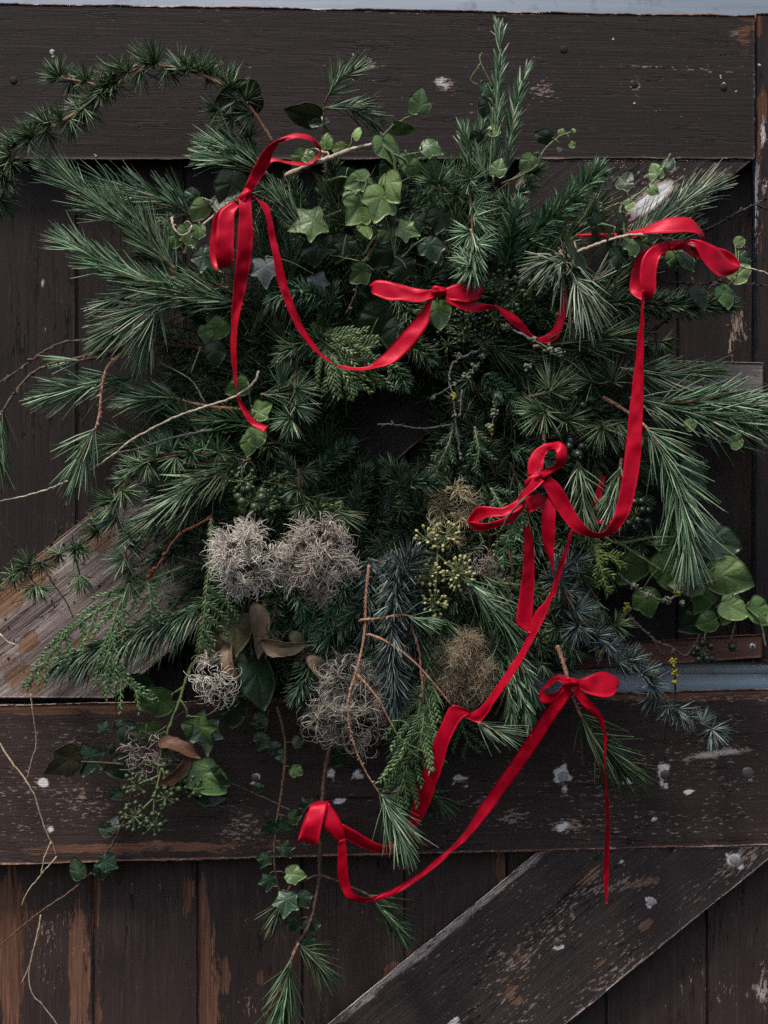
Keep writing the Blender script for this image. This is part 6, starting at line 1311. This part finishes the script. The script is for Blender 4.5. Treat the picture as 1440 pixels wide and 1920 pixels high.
ivy('small ivy leaves on the upper side of the pale bent vine', ['645,288,12.8 658,270,13 662,255,13', '600,303,12.4 610,275,12.4'], [(662, 262, 13.2, 30, 20, 0, 50, 'ivy_light', 'small'), (648, 275, 13, 28, 260, 0, 20, 'ivy_light', 'small'), (610, 280, 12.4, 34, 0, 0, 40, 'ivy', 'small'), (575, 282, 12, 44, 215, 0, 20, 'ivy', 'lobe3'), (565, 290, 12, 30, 100, 0, 10, 'ivy_light', 'small')], r=1.6)
ivy('single pale lobed ivy leaf right of the swag under the bent vine', ['640,395,12 622,402,12.6 606,408,12.8'], [(607, 408, 13, 66, 250, 10, -10, 'ivy_light', 'lobed'), (600, 440, 12, 60, 190, -10, 10, 'ivy_dark', 'lobe3')], r=1.3)
ivy('dark leaf at the cedar arch above the bow', ['470,225,11 485,200,11.4'], [(488, 178, 11.8, 84, 262, 0, 40, 'ivy_dark', 'ovate'), (455, 200, 11.6, 40, 290, 0, 30, 'ivy_dark', 'ovate')], bark='bark', r=1.6)
ivy('dark narrow leaves against the top rail left of the upright pine sprig', ['620,250,10.4 605,232,10.6 600,220,10.8'], [(602, 222, 10.8, 66, 278, 0, 50, 'ivy_dark', 'ovate'), (580, 232, 10.8, 40, 80, 0, 40, 'ivy_dark', 'ovate')], bark='bark', r=1.6)
ivy('mid green ivy leaves crowded above the middle bow', ['690,480,11.4 680,490,11.8 672,490,11.8 640,482,11.8 615,478,11.8', '740,480,11.8 755,490,12 762,505,12', '672,490,11.8 690,498,12 702,508,12'],
    [(615, 478, 12, 50, 330, 0, 20, 'ivy_dark', 'lobed'), (745, 425, 12.2, 44, 110, 5, 10, 'ivy', 'lobed'), (735, 420, 12, 40, 210, 0, 10, 'ivy', 'lobe3'), (800, 445, 12, 50, 160, 0, 10, 'ivy_dark', 'lobe3'), (825, 390, 11.8, 50, 190, 0, 20, 'ivy_dark', 'lobe3'), (740, 455, 11.6, 60, 220, -10, 10, 'ivy_dark', 'ovate'), (690, 500, 12, 44, 230, 0, 20, 'ivy', 'lobe3'), (760, 480, 11.6, 56, 190, -10, 10, 'ivy_dark', 'lobed'), (720, 395, 12.2, 40, 160, 0, 0, 'ivy_dark', 'lobe3'), (775, 400, 11.4, 46, 170, 0, 10, 'ivy_dark', 'lobed'), (650, 440, 11.6, 56, 200, 0, 10, 'ivy_dark', 'lobe3')], r=1.6)
ivy('grey ivy leaf underside between the upper left tail and the swag', ['500,480,12 497,490,12.4'], [(495, 484, 12.6, 56, 175, 10, 10, 'ivy_grey', 'lobed'), (590, 515, 10.5, 44, 160, -10, 10, 'ivy_grey', 'lobed')], r=1.4)
twig('twig', 'grey-brown bare twig leaning in the dark above the hollow', 'twig', 'bark', '712,440,12 698,470,12 680,500,11.6 665,555,11 648,590,10.6', r=2.8, nubs=30)
ivy('pale ivy leaves hanging under the knot of the middle bow', ['800,560,13 818,568,13.4'], [(806, 560, 13.6, 34, 200, 0, 20, 'ivy_light', 'small'), (822, 562, 13.6, 54, 175, 10, 20, 'ivy', 'ovate')], r=1.4)
ivy('large dark glossy ivy leaves left of the middle ribbon strand', ['740,560,9.6 720,580,10'], [(735, 575, 10.4, 92, 225, -5, 20, 'ivy_dark', 'ovate'), (748, 585, 10.2, 84, 185, 0, -15, 'ivy_dark', 'ovate'), (690, 640, 10, 60, 190, -10, 10, 'ivy_dark', 'ovate')], r=1.6)
# left inner
sprig('fir', 'fir tip with light edges right of the upper left tail', '610,560,10 570,545,11.4 540,545,12 520,560,12.2', k=1.1, mat='fir', droop=.2)
sprig('fir', 'fir sprig crossing behind the ribbon strand at the hollow', '745,560,10.4 768,590,11.2 772,620,11.6', k=1.0)
sprig('fir', 'fir tip at the upper rim of the hollow right of the swag', '745,625,10.4 775,650,11.6 800,668,12', k=1.05, mat='spruce')
sprig('fir', 'small fir tip drooping into the hollow', '735,680,10.6 748,700,11.2 755,715,11.4', k=.95)
sprig('spruce', 'spruce sprig at the swag above the hanging cedar tip', '625,650,10.8 590,640,11.8 555,650,12.2 535,665,12.2', k=1.1)
frond('broad thuja fan under the lowest point of the swag', '590,630,11.6 625,652,12.4 660,672,12.8 700,690,12.8 712,720,12.4', extra=('600,640,11.8 640,690,12.6 668,730,12.6', '598,636,11.8 620,690,12.4 628,730,12.2', '600,630,11.6 640,640,12.4 690,655,12.6'), side=54, gap=12, mat='thuja', ang=36, leaf=14, wid=2.5, sub=False, sag=.1)
sprig('cedar', 'cedar sprig hanging at the left rim of the hollow', '555,680,11.4 553,715,12.4 552,750,13 549,790,13.2', k=1.15, mat='pine', stem=4, start=.1, group=G)
sprig('pine', 'yellow-green pine tuft left of the hanging cedar tip', '490,740,10.5 515,738,11.4 535,725,11.8', '525,735,11.4 528,715,12', k=.65, mat='pine')
ivy('green ivy leaves at the end of the upper left tail', ['470,760,12 480,775,12.6'], [(475, 778, 13, 40, 60, 10, 10, 'ivy', 'lobe3'), (478, 800, 13, 42, 175, 0, 10, 'ivy_light', 'small'), (470, 815, 12.6, 40, 190, 0, 0, 'ivy', 'ovate'), (465, 715, 11.8, 46, 240, 0, 20, 'ivy', 'ovate')], r=1.4)
ivy('dim ivy leaves left of the upper left tail at mid height', ['400,620,11 420,600,11 430,580,10.6'], [(385, 610, 11.4, 32, 180, 0, 0, 'ivy', 'ovate'), (420, 600, 11.2, 50, 220, 0, 20, 'ivy', 'ovate'), (400, 640, 11, 46, 170, -10, 10, 'ivy_dark', 'ovate')], r=1.4)
ivy('ivy leaves and curled tendril below left of the upper left bow', [('345,475,11.6 360,445,12 378,425,12 400,405,12 412,385,12', 3.4), ('322,408,12.4 326,428,13 340,442,13 355,435,13 360,422,12.8', 2.2)], [(385, 375, 12.4, 44, 210, 0, 20, 'ivy_light', 'ovate'), (370, 370, 12.2, 30, 300, 0, 10, 'ivy_vein', 'small'), (400, 390, 12.6, 60, 60, 0, 30, 'ivy_dark', 'ovate'), (440, 320, 12.6, 76, 195, 0, 20, 'ivy_dark', 'ovate'), (345, 420, 12.2, 46, 160, 0, 20, 'ivy', 'lobe3'), (370, 470, 12, 54, 130, 0, 10, 'ivy_dark', 'lobed'), (335, 430, 12, 36, 200, 0, 10, 'ivy', 'ovate'), (372, 420, 12.4, 30, 180, 0, 10, 'ivy_light', 'small')], bark='bark_tan', r=2.4)
frond('yellow-green thuja wisp behind the ivy tendril below the bow', '345,470,11 325,450,11.4 312,425,11.4 308,412,11.2', side=34, gap=12, mat='thuja', sub=False)
twig('twig', 'slender green climbing stem below the big left pine fan', 'twig', 'green_stem', '385,755,11 360,715,11.4 330,695,11.4 300,680,11.2', '376,650,11.4 358,700,11.4', r=1.7)
